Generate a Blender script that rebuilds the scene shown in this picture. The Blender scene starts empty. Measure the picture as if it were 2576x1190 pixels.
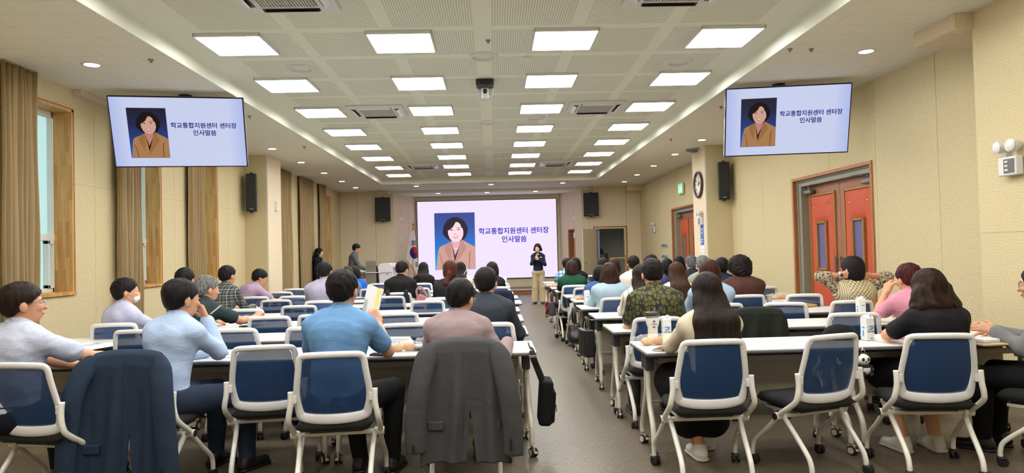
import bpy, bmesh, math, random
import numpy as np
from mathutils import Vector, Matrix, Euler
PI = math.pi
rnd = random.Random(7)
C = bpy.context.scene.collection
scene = bpy.context.scene

# ------------------------------------------------------------------ camera
F, PIT, ROL, YAW, HC = 1689.3, .0224, .0252, .0279, 1.40
cam = bpy.data.cameras.new('camera')
cam.sensor_width = 36.0
cam.lens = F / 2576 * 36.0
cam.clip_end = 200
camo = bpy.data.objects.new('camera', cam)
C.objects.link(camo)
# camera axes in world space: right, up, back
def _ray(u, v):
    c, s = math.cos(ROL), math.sin(ROL); u, v = u*c - v*s, u*s + v*c
    x, y, z = u, 1.0, -v
    c, s = math.cos(PIT), math.sin(PIT); y, z = y*c - z*s, y*s + z*c
    c, s = math.cos(YAW), math.sin(YAW); x, y = x*c + y*s, -x*s + y*c
    return Vector((x, y, z))
_f = _ray(0, 0); _r = _ray(1, 0) - _f; _u = _f - _ray(0, 1)
camo.matrix_world = Matrix.Translation((0, 0, HC)) @ Matrix((_r.normalized(), _u.normalized(), (-_f).normalized())).transposed().to_4x4()
scene.camera = camo

def at(px, py, x=None, y=None, z=None):
    d = _ray((px - 1288)/F, (py - 595)/F)
    t = x/d.x if x is not None else y/d.y if y is not None else (z - HC)/d.z
    r = d*t; r.z += HC
    return r

# ------------------------------------------------------------------ light and exposure
w = bpy.data.worlds.new('world'); scene.world = w; w.use_nodes = True
wn = w.node_tree.nodes; wl = w.node_tree.links
bg = wn['Background']; bg.inputs[1].default_value = 1.0
bg.inputs[0].default_value = (0.62, 0.93, 0.92, 1)
vs = scene.view_settings
vs.view_transform = 'Standard'; vs.look = 'None'; vs.gamma = 1; vs.use_curve_mapping = False
vs.exposure = 0.0
PANEL_EMIT = 22.5      # square ceiling panels
DOWN_EMIT = 28.0       # round downlights
SCREEN_EMIT = 1.12
TV_EMIT = 0.72
scene.cycles.max_bounces = 6; scene.cycles.diffuse_bounces = 4; scene.cycles.glossy_bounces = 3
scene.cycles.transmission_bounces = 4; scene.cycles.transparent_max_bounces = 8
scene.cycles.caustics_reflective = False; scene.cycles.caustics_refractive = False
scene.cycles.sample_clamp_indirect = 4.0

# ------------------------------------------------------------------ materials
def srgb(r, g, b):
    f = lambda c: (c/255)/12.92 if c/255 <= .04045 else ((c/255 + .055)/1.055)**2.4
    return (f(r), f(g), f(b), 1)
class MT:
    """small node helper"""
    def __init__(s, name):
        s.m = bpy.data.materials.new(name); s.m.use_nodes = True
        s.n = s.m.node_tree.nodes; s.l = s.m.node_tree.links
        s.b = s.n['Principled BSDF']; s.co = None
    def new(s, t, **k):
        nd = s.n.new(t)
        for a, b in k.items(): setattr(nd, a, b)
        return nd
    def coord(s, scale=(1,1,1), kind='Object', rot=(0,0,0)):
        if s.co is None: s.co = s.new('ShaderNodeTexCoord')
        mp = s.new('ShaderNodeMapping'); mp.inputs['Scale'].default_value = scale; mp.inputs['Rotation'].default_value = rot
        s.l.new(s.co.outputs[kind], mp.inputs[0]); return mp.outputs[0]
    def noise(s, scale=5, detail=3, vec=None, rough=.5):
        nd = s.new('ShaderNodeTexNoise'); nd.inputs['Scale'].default_value = scale; nd.inputs['Detail'].default_value = detail
        nd.inputs['Roughness'].default_value = rough
        s.l.new(vec if vec else s.coord(), nd.inputs[0]); return nd.outputs[0]
    def ramp(s, fac, stops, interp='LINEAR'):
        nd = s.new('ShaderNodeValToRGB'); cr = nd.color_ramp; cr.interpolation = interp
        while len(cr.elements) < len(stops): cr.elements.new(.5)
        for e, (p, c) in zip(cr.elements, stops): e.position = p; e.color = c
        s.l.new(fac, nd.inputs[0]); return nd.outputs[0]
    def math(s, op, a, b=None, c=None):
        nd = s.new('ShaderNodeMath', operation=op)
        for i, v in enumerate((a, b, c)):
            if v is None: continue
            if isinstance(v, (int, float)): nd.inputs[i].default_value = v
            else: s.l.new(v, nd.inputs[i])
        return nd.outputs[0]
    def mix(s, fac, a, b):
        nd = s.new('ShaderNodeMix', data_type='RGBA')
        for i, v in ((0, fac), (6, a), (7, b)):
            if isinstance(v, (int, float, tuple)): nd.inputs[i].default_value = v
            else: s.l.new(v, nd.inputs[i])
        return nd.outputs[2]
    def bump(s, h, strength=.3, dist=.01):
        nd = s.new('ShaderNodeBump'); nd.inputs['Strength'].default_value = strength; nd.inputs['Distance'].default_value = dist
        s.l.new(h, nd.inputs['Height']); s.l.new(nd.outputs[0], s.b.inputs['Normal'])
    def col(s, v):
        if isinstance(v, tuple): s.b.inputs['Base Color'].default_value = v
        else: s.l.new(v, s.b.inputs['Base Color'])
    def set(s, **k):
        for a, b in k.items(): s.b.inputs[a.replace('_', ' ')].default_value = b
        return s
    def sep(s, vec):
        nd = s.new('ShaderNodeSeparateXYZ'); s.l.new(vec, nd.inputs[0]); return nd.outputs
MATS = {}
def plain(name, c, rough=.5, metal=0, bumps=None, var=0.0, vscale=8, **k):
    if name in MATS: return MATS[name]
    t = MT(name); t.set(Roughness=rough, Metallic=metal, **k)
    if var:
        n = t.noise(vscale, 4)
        t.col(t.ramp(n, [(.3, tuple(v*(1-var) for v in c[:3])+(1,)), (.7, tuple(min(1, v*(1+var)) for v in c[:3])+(1,))]))
    else: t.col(c)
    if bumps: t.bump(t.noise(bumps[0], 4), bumps[1], bumps[2])
    MATS[name] = t.m; return t.m
def emit(name, c, strength):
    if name in MATS: return MATS[name]
    t = MT(name); t.col((0, 0, 0, 1)); t.set(Emission_Color=c, Emission_Strength=strength, Roughness=.4, Specular_IOR_Level=.2)
    MATS[name] = t.m; return t.m
def dots(t, vec, ax, ay, pitch, rad):
    """mask 1 inside round holes laid on a square grid"""
    sx = t.sep(vec)
    fx = t.math('SUBTRACT', t.math('FRACT', t.math('DIVIDE', sx[ax], pitch)), .5)
    fy = t.math('SUBTRACT', t.math('FRACT', t.math('DIVIDE', sx[ay], pitch)), .5)
    r = t.math('SQRT', t.math('ADD', t.math('MULTIPLY', fx, fx), t.math('MULTIPLY', fy, fy)))
    return t.math('LESS_THAN', r, rad/pitch)
def wall_mat(name, base, ax, pitch=.027, rad=.0032, holes=.36):
    t = MT(name)
    n = t.noise(60, 3, t.coord((1, 1, 1))); n2 = t.noise(2.2, 2)
    c = t.ramp(n, [(.35, tuple(v*.90 for v in base[:3])+(1,)), (.65, tuple(min(1, v*1.06) for v in base[:3])+(1,))])
    c = t.mix(t.math('MULTIPLY', n2, .14), c, tuple(v*.85 for v in base[:3])+(1,))
    if pitch:
        d = dots(t, t.coord(), ax, 2, pitch, rad)
        c = t.mix(t.math('MULTIPLY', d, holes), c, srgb(95, 80, 50))
    t.col(c); t.set(Roughness=.75, Specular_IOR_Level=.3); t.bump(t.noise(150, 2), .12, .002)
    MATS[name] = t.m; return t.m
BEIGE = srgb(213, 198, 159)
M_wallx = wall_mat('perforated wall board side', BEIGE, 1)
M_wally = wall_mat('perforated wall board front', BEIGE, 0, .030, .0048, .5)
M_wallp = wall_mat('plain fabric wall board', srgb(226, 210, 184), 0, 0)
M_joint = plain('wall joint grey', srgb(150, 145, 130), .6)
def mk_ceil():
    t = MT('speckled mineral ceiling'); v = t.coord()
    n = t.noise(90, 3, v, .7)
    base = srgb(236, 234, 222)
    c = t.ramp(n, [(.30, tuple(x*.62 for x in base[:3])+(1,)), (.42, base), (1, base)])
    br = t.new('ShaderNodeTexBrick'); br.inputs['Scale'].default_value = 1; br.inputs['Brick Width'].default_value = .6
    br.inputs['Row Height'].default_value = .3; br.inputs['Mortar Size'].default_value = .0018
    br.inputs['Color1'].default_value = br.inputs['Color2'].default_value = (1, 1, 1, 1); br.inputs['Mortar'].default_value = (.62, .6, .55, 1)
    t.l.new(v, br.inputs[0])
    mu = t.new('ShaderNodeMix', data_type='RGBA', blend_type='MULTIPLY'); mu.inputs[0].default_value = 1
    t.l.new(c, mu.inputs[6]); t.l.new(br.outputs[0], mu.inputs[7])
    t.col(mu.outputs[2]); t.set(Roughness=.85, Specular_IOR_Level=.2); t.bump(n, .25, .003)
    return t.m
M_ceil = mk_ceil()
M_white_ceil = plain('painted plaster ceiling', srgb(236, 240, 226), .8)
def mk_perf():
    t = MT('perforated plasterboard'); v = t.coord()
    d = dots(t, v, 0, 1, .024, .0056)
    t.col(t.mix(d, srgb(235, 239, 225), srgb(120, 120, 104))); t.set(Roughness=.75, Specular_IOR_Level=.2)
    return t.m
M_perf = mk_perf()
def mk_floor():
    t = MT('woven vinyl floor'); 
    a = t.noise(1, 2, t.coord((420, 20, 1)), .6); b = t.noise(1, 2, t.coord((26, 340, 1)), .6)
    big = t.noise(.9, 2)
    m = t.math('ADD', t.math('MULTIPLY', a, .62), t.math('MULTIPLY', b, .38))
    c = t.ramp(m, [(.36, srgb(50, 42, 33)), (.47, srgb(88, 77, 63)), (.55, srgb(108, 97, 82)), (.66, srgb(150, 139, 122))])
    c = t.mix(t.math('MULTIPLY', big, .25), c, srgb(90, 82, 72))
    t.col(c); t.set(Roughness=.42, Specular_IOR_Level=.45); t.bump(m, .2, .002)
    return t.m
M_floor = mk_floor()
def mk_wood(name, c1, c2, ax=2, block=True, rough=.4):
    if name in MATS: return MATS[name]
    t = MT(name)
    sc = [1, 1, 1]
    v = t.coord((30, 30, 2) if ax == 2 else (2, 30, 30) if ax == 0 else (30, 2, 30))
    n = t.noise(1.2, 5, v, .6)
    c = t.ramp(n, [(.3, c1), (.7, c2)])
    if block:
        br = t.new('ShaderNodeTexBrick'); br.inputs['Scale'].default_value = 1; br.inputs['Brick Width'].default_value = .42; br.inputs['Row Height'].default_value = .045
        br.inputs['Mortar Size'].default_value = .0005; br.inputs['Color1'].default_value = (1, 1, 1, 1); br.inputs['Color2'].default_value = (.62, .55, .48, 1)
        br.inputs['Mortar'].default_value = (.5, .4, .3, 1); br.offset = .37
        mp = t.new('ShaderNodeCombineXYZ'); sp = t.sep(t.coord())
        t.l.new(sp[2], mp.inputs[0]); t.l.new(t.math('ADD', sp[0], sp[1]), mp.inputs[1]); t.l.new(mp.outputs[0], br.inputs[0])
        mu = t.new('ShaderNodeMix', data_type='RGBA', blend_type='MULTIPLY'); mu.inputs[0].default_value = .8
        t.l.new(c, mu.inputs[6]); t.l.new(br.outputs[0], mu.inputs[7]); c = mu.outputs[2]
    t.col(c); t.set(Roughness=rough); MATS[name] = t.m; return t.m
M_jamb = mk_wood('finger jointed wood', srgb(196, 142, 74), srgb(226, 182, 112))
M_dframe = mk_wood('door frame wood', srgb(150, 92, 50), srgb(188, 124, 74), block=False)
M_stage = mk_wood('stage step wood', srgb(120, 72, 46), srgb(158, 98, 64), 0, False)
M_curtain = plain('tan curtain cloth', srgb(160, 138, 102), .9, var=.02, vscale=3, bumps=(400, .15, .001))
M_frame_w = plain('white window frame', srgb(225, 228, 225), .35)
M_greypaint = plain('grey green door frame paint', srgb(150, 148, 132), .5)
M_doorbrown = plain('brown door leaf paint', srgb(158, 104, 78), .45, var=.05)
M_doorbrass = plain('brass coloured trim', srgb(168, 122, 66), .35, .3)
M_doorred = plain('red orange padded cover', srgb(196, 82, 50), .6, bumps=(250, .2, .002), var=.06, vscale=40)
M_steel = plain('brushed steel', srgb(170, 165, 158), .3, .9)
M_chrome = plain('chrome', srgb(225, 225, 225), .12, 1)
M_grey_al = plain('grey painted metal', srgb(128, 126, 122), .4, .5)
M_black = plain('black plastic', srgb(24, 24, 26), .45)
M_bezel = plain('glossy black bezel', srgb(20, 14, 30), .25)
M_grille = plain('black speaker grille', srgb(16, 17, 20), .6, bumps=(600, .5, .002))
M_white_pl = plain('white plastic', srgb(222, 222, 224), .32)
M_white_m = plain('white painted tube', srgb(222, 220, 214), .28)
M_cream_m = plain('cream painted table leg', srgb(206, 200, 184), .3)
M_modesty = plain('grey beige modesty panel', srgb(176, 168, 150), .5)
M_top = plain('white laminate', srgb(232, 232, 230), .22, var=.01)
M_edge = plain('grey edge band', srgb(98, 98, 100), .45)
M_seat = plain('black seat fabric', srgb(20, 19, 21), .9, bumps=(500, .3, .002))
M_bshelf = plain('dark shelf metal', srgb(60, 58, 54), .5)
def mk_mesh():
    t = MT('blue mesh fabric'); t.col(srgb(14, 55, 102)); t.set(Roughness=.55)
    tr = t.new('ShaderNodeBsdfTransparent'); mx = t.new('ShaderNodeMixShader'); out = t.n['Material Output']
    v = t.coord(); d = dots(t, v, 0, 2, .0042, .0011)
    mx.inputs[0].default_value = .9
    t.l.new(tr.outputs[0], mx.inputs[1]); t.l.new(t.b.outputs[0], mx.inputs[2]); t.l.new(mx.outputs[0], out.inputs[0])
    t.bump(t.noise(700, 1), .3, .001)
    return t.m
M_mesh = mk_mesh()
def mk_glass(name, tint, alpha):
    if name in MATS: return MATS[name]
    t = MT(name); t.col(tint); t.set(Roughness=.08)
    tr = t.new('ShaderNodeBsdfTransparent'); mx = t.new('ShaderNodeMixShader'); out = t.n['Material Output']
    mx.inputs[0].default_value = alpha
    t.l.new(tr.outputs[0], mx.inputs[1]); t.l.new(t.b.outputs[0], mx.inputs[2]); t.l.new(mx.outputs[0], out.inputs[0])
    MATS[name] = t.m; return t.m
M_glass = mk_glass('window glass', srgb(190, 230, 228), .12)
M_film = mk_glass('clear wrapper film', srgb(240, 240, 245), .22)
M_panel = emit('lit light diffuser', (1, .985, .93, 1), PANEL_EMIT)
M_down = emit('lit downlight lens', (1, .95, .86, 1), DOWN_EMIT)

# ------------------------------------------------------------------ mesh helpers
def mesh_obj(name, me, mat, parent=None, smooth=False):
    o = bpy.data.objects.new(name, me)
    if isinstance(mat, (list, tuple)):
        for m_ in mat: me.materials.append(m_)
    elif mat: me.materials.append(mat)
    C.objects.link(o)
    if parent: o.parent = parent
    if smooth: me.shade_smooth()
    return o
def from_bm(name, bm, mat, parent=None, smooth=False):
    bmesh.ops.recalc_face_normals(bm, faces=bm.faces)
    me = bpy.data.meshes.new(name); bm.to_mesh(me); bm.free()
    return mesh_obj(name, me, mat, parent, smooth)
def B(): return bmesh.new()
def bx(bm, lo, hi, bev=0, seg=1, M=None, mi=0):
    c = [(lo[i]+hi[i])/2 for i in range(3)]; s = [abs(hi[i]-lo[i]) for i in range(3)]
    r = bmesh.ops.create_cube(bm, size=1, matrix=Matrix.Translation(c) @ Matrix.Diagonal((*s, 1)))
    vs_ = r['verts']; fs = set(f for v in vs_ for f in v.link_faces)
    for f in fs: f.material_index = mi
    if bev:
        es = list(set(e for v in vs_ for e in v.link_edges))
        rb = bmesh.ops.bevel(bm, geom=es, offset=min(bev, min(s)*.49), segments=seg, affect='EDGES', profile=.5, clamp_overlap=True)
        vs_ = list(set(v for f in rb['faces'] for v in f.verts) | set(v for v in vs_ if v.is_valid))
        for f in set(f for v in vs_ for f in v.link_faces): f.material_index = mi
    if M is not None: bmesh.ops.transform(bm, matrix=M, verts=[v for v in vs_ if v.is_valid])
    return vs_
def cyl(bm, a, b, r1, r2=None, n=12, caps=True):
    a, b = Vector(a), Vector(b); r2 = r1 if r2 is None else r2; d = b-a
    q = d.to_track_quat('Z', 'Y').to_matrix().to_4x4()
    bmesh.ops.create_cone(bm, cap_ends=caps, segments=n, radius1=r1, radius2=r2, depth=d.length, matrix=Matrix.Translation((a+b)/2) @ q)
def sph(bm, c, r, u=12, v=8, M=None):
    m = Matrix.Translation(c) @ (Matrix.Diagonal((*r, 1)) if isinstance(r, (tuple, list)) else Matrix.Diagonal((r, r, r, 1)))
    bmesh.ops.create_uvsphere(bm, u_segments=u, v_segments=v, radius=1, matrix=(M @ m) if M is not None else m)
def spline(pts, n=6):
    """Catmull-Rom through the points"""
    P = [Vector(p) for p in pts]; out = []
    for i in range(len(P)-1):
        p0 = P[max(i-1, 0)]; p1 = P[i]; p2 = P[i+1]; p3 = P[min(i+2, len(P)-1)]
        for k in range(n):
            t = k/n
            out.append(.5*((2*p1)+(-p0+p2)*t+(2*p0-5*p1+4*p2-p3)*t*t+(-p0+3*p1-3*p2+p3)*t**3))
    out.append(P[-1]); return out
def tube(bm, pts, r, n=10, closed=False, flat=None, caps=True):
    """swept tube; flat=(rx, ry) gives an oval section, y axis close to world y"""
    P = [Vector(p) for p in pts]; N = len(P); rings = []
    up = None
    for i, p in enumerate(P):
        a = P[(i-1) % N] if closed or i > 0 else P[i]; b = P[(i+1) % N] if closed or i < N-1 else P[i]
        t = (b-a).normalized()
        if flat:
            nrm = Vector((0, 1, 0)); nrm = (nrm - t*nrm.dot(t)).normalized(); side = t.cross(nrm)
            rx, ry = flat(i) if callable(flat) else flat
        else:
            if up is None: up = t.orthogonal().normalized()
            up = (up - t*up.dot(t)).normalized(); nrm = up; side = t.cross(up); rx = ry = (r(i) if callable(r) else r)
        rings.append([bm.verts.new(p + side*math.cos(2*PI*k/n)*rx + nrm*math.sin(2*PI*k/n)*ry) for k in range(n)])
    for i in range(N if closed else N-1):
        A, Bq = rings[i], rings[(i+1) % N]
        for k in range(n): bm.faces.new((A[k], A[(k+1) % n], Bq[(k+1) % n], Bq[k]))
    if not closed and caps:
        bm.faces.new(rings[0][::-1]); bm.faces.new(rings[-1])
def lathe(bm, prof, n=20, M=None):
    rings = []
    for r, z in prof:
        rings.append([bm.verts.new((r*math.cos(2*PI*k/n), r*math.sin(2*PI*k/n), z)) for k in range(n)])
    for A, Bq in zip(rings, rings[1:]):
        for k in range(n): bm.faces.new((A[k], A[(k+1) % n], Bq[(k+1) % n], Bq[k]))
    bm.faces.new(rings[0][::-1]); bm.faces.new(rings[-1])
    if M is not None: bmesh.ops.transform(bm, matrix=M, verts=[v for rg in rings for v in rg])
def prism(bm, poly, y0, y1, M=None):
    """polygon in xz, extruded in y"""
    a = [bm.verts.new((x, y0, z)) for x, z in poly]; b = [bm.verts.new((x, y1, z)) for x, z in poly]
    n = len(poly)
    bm.faces.new(a); bm.faces.new(b[::-1])
    for i in range(n): bm.faces.new((a[i], b[i], b[(i+1) % n], a[(i+1) % n]))
    if M is not None: bmesh.ops.transform(bm, matrix=M, verts=a+b)
def empty(name, loc=(0, 0, 0), rz=0):
    o = bpy.data.objects.new(name, None); C.objects.link(o); o.location = loc; o.rotation_euler = (0, 0, rz); o.empty_display_size = .1
    return o
def tag(o, label=None, cat=None, group=None, kind=None):
    if label: o['label'] = label
    if cat: o['category'] = cat
    if group: o['group'] = group
    if kind: o['kind'] = kind
    return o
def structure(o): o['kind'] = 'structure'; return o
def copy_tree(o, parent=None):
    c = o.copy(); C.objects.link(c); c.parent = parent
    for ch in list(o.children): copy_tree(ch, c)
    return c
def box(name, lo, hi, mat, parent=None, bev=0, seg=1):
    b = B(); bx(b, lo, hi, bev, seg); return from_bm(name, b, mat, parent)
def text(name, s, size, mat, parent, loc, rot=(PI/2, 0, 0), bold=0.0, align='LEFT', ext=.001, sx=1):
    cu = bpy.data.curves.new(name, 'FONT'); cu.body = s; cu.size = size; cu.align_x = align; cu.extrude = ext; cu.offset = bold
    cu.resolution_u = 3; cu.materials.append(mat)
    tmp = bpy.data.objects.new(name, cu); C.objects.link(tmp); bpy.context.view_layer.update()
    me = bpy.data.meshes.new_from_object(tmp.evaluated_get(bpy.context.evaluated_depsgraph_get())); bpy.data.objects.remove(tmp); bpy.data.curves.remove(cu)
    o = bpy.data.objects.new(name, me); C.objects.link(o); o.parent = parent; o.location = loc; o.rotation_euler = rot
    return o

# ================================================================== ROOM
XL, XR, ZC, ZR = -5.03, 4.93, 3.49, 3.634
YB, YF, YA = -2.5, 22.25, 23.65      # back wall, front flank walls, alcove back wall
CX0, CX1, CY1 = -3.27, 3.12, 20.0    # recessed ceiling tray
fl = box('floor', (XL-.5, YB-.3, -.12), (XR+1.5, 25.5, 0), M_floor); structure(fl)
# --- ceiling
cl = B()
bx(cl, (XL-.4, YB-.2, ZC), (CX0, 22.3, ZC+.08)); bx(cl, (CX1, YB-.2, ZC), (XR+.4, 22.3, ZC+.08)); bx(cl, (CX0, CY1, ZC), (CX1, 22.3, ZC+.08))
ceiling = structure(from_bm('ceiling', cl, M_ceil))
o = box('recess_board', (CX0-.1, YB-.2, ZR), (CX1+.1, CY1+.1, ZR+.05), M_white_ceil, ceiling)
cv = B()   # sloped cornice ring round the tray
def wedge(b, pts0, pts1):
    a = [b.verts.new(p) for p in pts0]; c = [b.verts.new(p) for p in pts1]
    n = len(a); b.faces.new(a); b.faces.new(c[::-1])
    for i in range(n): b.faces.new((a[i], c[i], c[(i+1) % n], a[(i+1) % n]))
e = .02; sl = .05
wedge(cv, [(CX0, YB, ZC-.003), (CX0-e, YB, ZC-.003), (CX0-e, YB, ZR), (CX0+sl, YB, ZR)], [(CX0, CY1, ZC-.003), (CX0-e, CY1+e, ZC-.003), (CX0-e, CY1+e, ZR), (CX0+sl, CY1-sl, ZR)])
wedge(cv, [(CX1, YB, ZC-.003), (CX1+e, YB, ZC-.003), (CX1+e, YB, ZR), (CX1-sl, YB, ZR)], [(CX1, CY1, ZC-.003), (CX1+e, CY1+e, ZC-.003), (CX1+e, CY1+e, ZR), (CX1-sl, CY1-sl, ZR)])
wedge(cv, [(CX0, CY1, ZC-.003), (CX0-e, CY1+e, ZC-.003), (CX0-e, CY1+e, ZR), (CX0+sl, CY1-sl, ZR)], [(CX1, CY1, ZC-.003), (CX1+e, CY1+e, ZC-.003), (CX1+e, CY1+e, ZR), (CX1-sl, CY1-sl, ZR)])
bmesh.ops.recalc_face_normals(cv, faces=cv.faces)
from_bm('cornice', cv, M_white_ceil, ceiling)
# perforated board patches, one piece each
pm = bpy.data.meshes.new('perforated_panel'); b = B(); bx(b, (0, 0, -.004), (.79, .79, 0)); b.to_mesh(pm); b.free(); pm.materials.append(M_perf)
xs_ = [-.93 + .0, -1.86, -2.79] + [.035, .965, 1.895]
xs_ = [-.94, -1.87, -2.80+.0, .03, .96, 1.89]
for j in range(16):
    y0 = 4.83 - .93*3 + j*.9355
    if y0 + .8 > CY1 - .2: break
    for x0 in xs_:
        w_ = .79
        o = bpy.data.objects.new('perforated_panel', pm); C.objects.link(o); o.parent = ceiling
        o.location = (x0 if x0 > 0 else x0, y0, ZR)
for j in range(16, 20):
    y0 = 4.83 - .93*3 + j*.9355
    if y0 + .8 > CY1 - .2: break
    for x0 in xs_:
        o = bpy.data.objects.new('perforated_panel', pm); C.objects.link(o); o.parent = ceiling; o.location = (x0, y0, ZR)

# --- walls built of boards with open joints on a backing
def board_wall_x(name, x, sgn, joints, zs, mat, thick=.022, back=.2, z0=0.0, holes=()):
    """side wall at x whose room face looks along -sgn; joints = list of y; holes = (y0,y1,z0,z1)"""
    y0, y1 = joints[0], joints[-1]
    bk = B()
    def fill(ya, yb, za, zb, xa, xb):
        cuts = sorted(set([ya, yb] + [v for h in holes for v in h[:2] if ya < v < yb]))
        for a, c in zip(cuts, cuts[1:]):
            hs = [h for h in holes if h[0] < (a+c)/2 < h[1]]
            zz = [(za, zb)]
            for h in hs:
                nz = []
                for p, q in zz:
                    if h[2] > p: nz.append((p, min(q, h[2])))
                    if h[3] < q: nz.append((max(p, h[3]), q))
                zz = [(p, q) for p, q in nz if q-p > .002]
            for p, q in zz: yield a, c, p, q
    for a, c, p, q in fill(y0, y1, z0, ZC+.05, 0, 0): bx(bk, (x+sgn*thick, a, p), (x+sgn*(thick+back), c, q))
    root = structure(from_bm(name, bk, M_joint))
    for a, c in zip(joints, joints[1:]):
        zl = [z0] + list(zs) + [ZC]
        for p, q in zip(zl, zl[1:]):
            bb = B(); any_ = False
            for a2, c2, p2, q2 in fill(a+.0025, c-.0025, p+.001, q-(.001 if q < ZC else 0), 0, 0):
                bx(bb, (x, a2, p2), (x+sgn*(thick+.001), c2, q2)); any_ = True
            if any_: from_bm('wall_panel', bb, mat, root)
            else: bb.free()
    return root
WIN = [(7.35, 8.19), (9.48, 10.31), (11.55, 12.39), (15.7, 16.5), (18.0, 18.8), (20.12, 20.94)]
WZ0, WZ1 = 1.045, 3.235
jl = [YB, -1.3, -.1, 1.1, 2.3, 3.5, 4.6, 5.7, 6.75, 7.0, 8.63, 9.2, 10.75, 11.3, 12.9, 13.8]
wl_ = board_wall_x('wall_left', XL, -1, jl, (2.35,), M_wallx, holes=[(a, b_, WZ0, WZ1) for a, b_ in WIN[:3]])
wl2 = board_wall_x('wall_left', XL, -1, [14.5, 15.4, 16.9, 17.7, 19.1, 19.9, 21.3, YF], (2.35,), M_wallx, holes=[(a, b_, WZ0, WZ1) for a, b_ in WIN[3:]])
DOORS = [(8.55, 10.86), (16.1, 18.34)]
DH = 2.455
jr = [6.0, 7.26, 8.46, 9.65, 10.95, 12.1, 13.2, 13.8]
wr_ = board_wall_x('wall_right', XR, 1, jr, (), M_wallx, holes=[(DOORS[0][0], DOORS[0][1], 0, DH)])
wr2 = board_wall_x('wall_right', XR, 1, [14.5, 15.6, 17.0, 18.45, 19.7, 20.9, 22.0, YF], (), M_wallx, holes=[(DOORS[1][0], DOORS[1][1], 0, DH)])
wr3 = board_wall_x('wall_right', 4.45, 1, [YB, -1.0, .4, 1.8, 3.2, 4.6, 6.02], (1.46,), M_wallx, back=.6)
# columns (pilasters)
def pilaster(name, x0, x1, y0, y1, xface):
    p = structure(box(name, (x0+.01, y0+.012, 0), (x1-.01, y1-.012, ZC), M_joint))
    box('wall_panel', (x0, y0, 0), (x1, y0+.02, ZC), M_wally, p)
    box('wall_panel', (xface-.012, y0+.004, 0), (xface+.012, y1, ZC), M_wallp, p)
    box('corner_trim', (xface-.014, y0-.003, 0), (xface+.014, y0+.006, ZC), M_white_m, p)
    return p
pilaster('column', XL-.2, -4.57, 13.75, 14.6, -4.57)
pilaster('column', 4.40, XR+.2, 13.68, 14.55, 4.40)
# ceiling soffit boxes
for (n_, lo, hi) in (('beam', (4.28, 6.0, 3.34), (XR, 6.6, ZC)), ('beam', (4.43, 21.85, 3.30), (XR, YF, ZC)), ('beam', (XL, 8.2, 3.42), (-4.93, 9.1, ZC))):
    structure(box(n_, lo, hi, M_wallp))
structure(box('wall_back', (XL-.3, YB-.2, 0), (XR+.3, YB, ZC+.2), M_wallp))
# --- front flank walls and alcove
def vpanel(name, p0, p1, z0, z1, mat, parent, th=.02, gap=.004):
    """upright board between two plan points, thickness away from the viewer"""
    a, b_ = Vector((*p0, 0)), Vector((*p1, 0)); d = (b_-a); L = d.length; ang = math.atan2(d.y, d.x)
    o = box(name, (gap, 0, z0), (L-gap, th, z1), mat, parent); o.location = a; o.rotation_euler.z = ang
    return o
wf = structure(box('wall_front', (XL-.2, YF+.022, 0), (-3.30, YF+.15, ZC), M_joint))
for a, b_ in zip([XL, -4.2, -3.80+.17, ], [-4.2, -3.63, -3.28]): pass
for a, b_ in ((XL, -4.05), (-4.05, -3.60+0), (-3.60, -3.28)): pass
for a, b_ in ((XL, -3.78), (-3.78, -3.28)): pass
jx = [XL, XL+.07+.0, -3.93, -3.28]
fx = [at(851, 484, y=YF).x, at(899, 600, y=YF).x, at(946, 600, y=YF).x, -3.28]
fx[0] = XL
for a, b_ in zip(fx, fx[1:]): vpanel('wall_panel', (a, YF), (b_, YF), 0, ZC, M_wallp, wf)
# right flank with doorway
dx0, dx1, dzt = 3.42, 4.37, 2.08
wf2 = structure(box('wall_front', (4.45, YF+.022, 0), (XR+.2, YF+.15, ZC), M_joint))
box('wall_backing', (2.98, YF+.022, 0), (3.34, YF+.15, ZC), M_joint, wf2); box('wall_backing', (3.34, YF+.022, 2.16), (4.45, YF+.15, ZC), M_joint, wf2)
for a, b_, z0 in ((2.96, 3.20, 0), (3.20, 3.34, 0), (3.34, 4.45, 2.16), (4.45, XR, 0)): vpanel('wall_panel', (a, YF), (b_, YF), z0, ZC, M_wallp, wf2)
# diagonal alcove cheeks
M_cheek = M_wallp
wa = structure(box('wall_alcove', (-2.9, YA+.022, 0), (2.6, YA+.15, 3.6), M_joint))
for k in range(6):
    a = -2.70 + k*.85; b_ = min(a+.85, 2.36)
    if b_-a < .1: continue
    vpanel('wall_panel', (a, YA), (b_, YA), 3.19, 3.40, M_wallp, wa)
vpanel('wall_panel', (-2.70, YA), (2.36, YA), 0, .5, M_wallp, wa)
vpanel('wall_panel', (-2.70, YA), (2.36, YA), .5, 3.19, M_wallp, wa)
ck = structure(box('wall_alcove', (-3.5, YF+.3, 0), (-3.45, YF+.4, .1), M_joint))
P0, P1 = Vector((-3.28, YF)), Vector((-2.70, YA))
for k in range(3):
    a = P0.lerp(P1, k/3); b_ = P0.lerp(P1, (k+1)/3)
    vpanel('wall_panel', a, b_, 0, 3.5, M_cheek, ck)
P0r, P1r = Vector((2.36, YA)), Vector((2.96, YF))
ck2 = structure(box('wall_alcove', (3.2, YF+.3, 0), (3.25, YF+.4, .1), M_joint))
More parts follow.
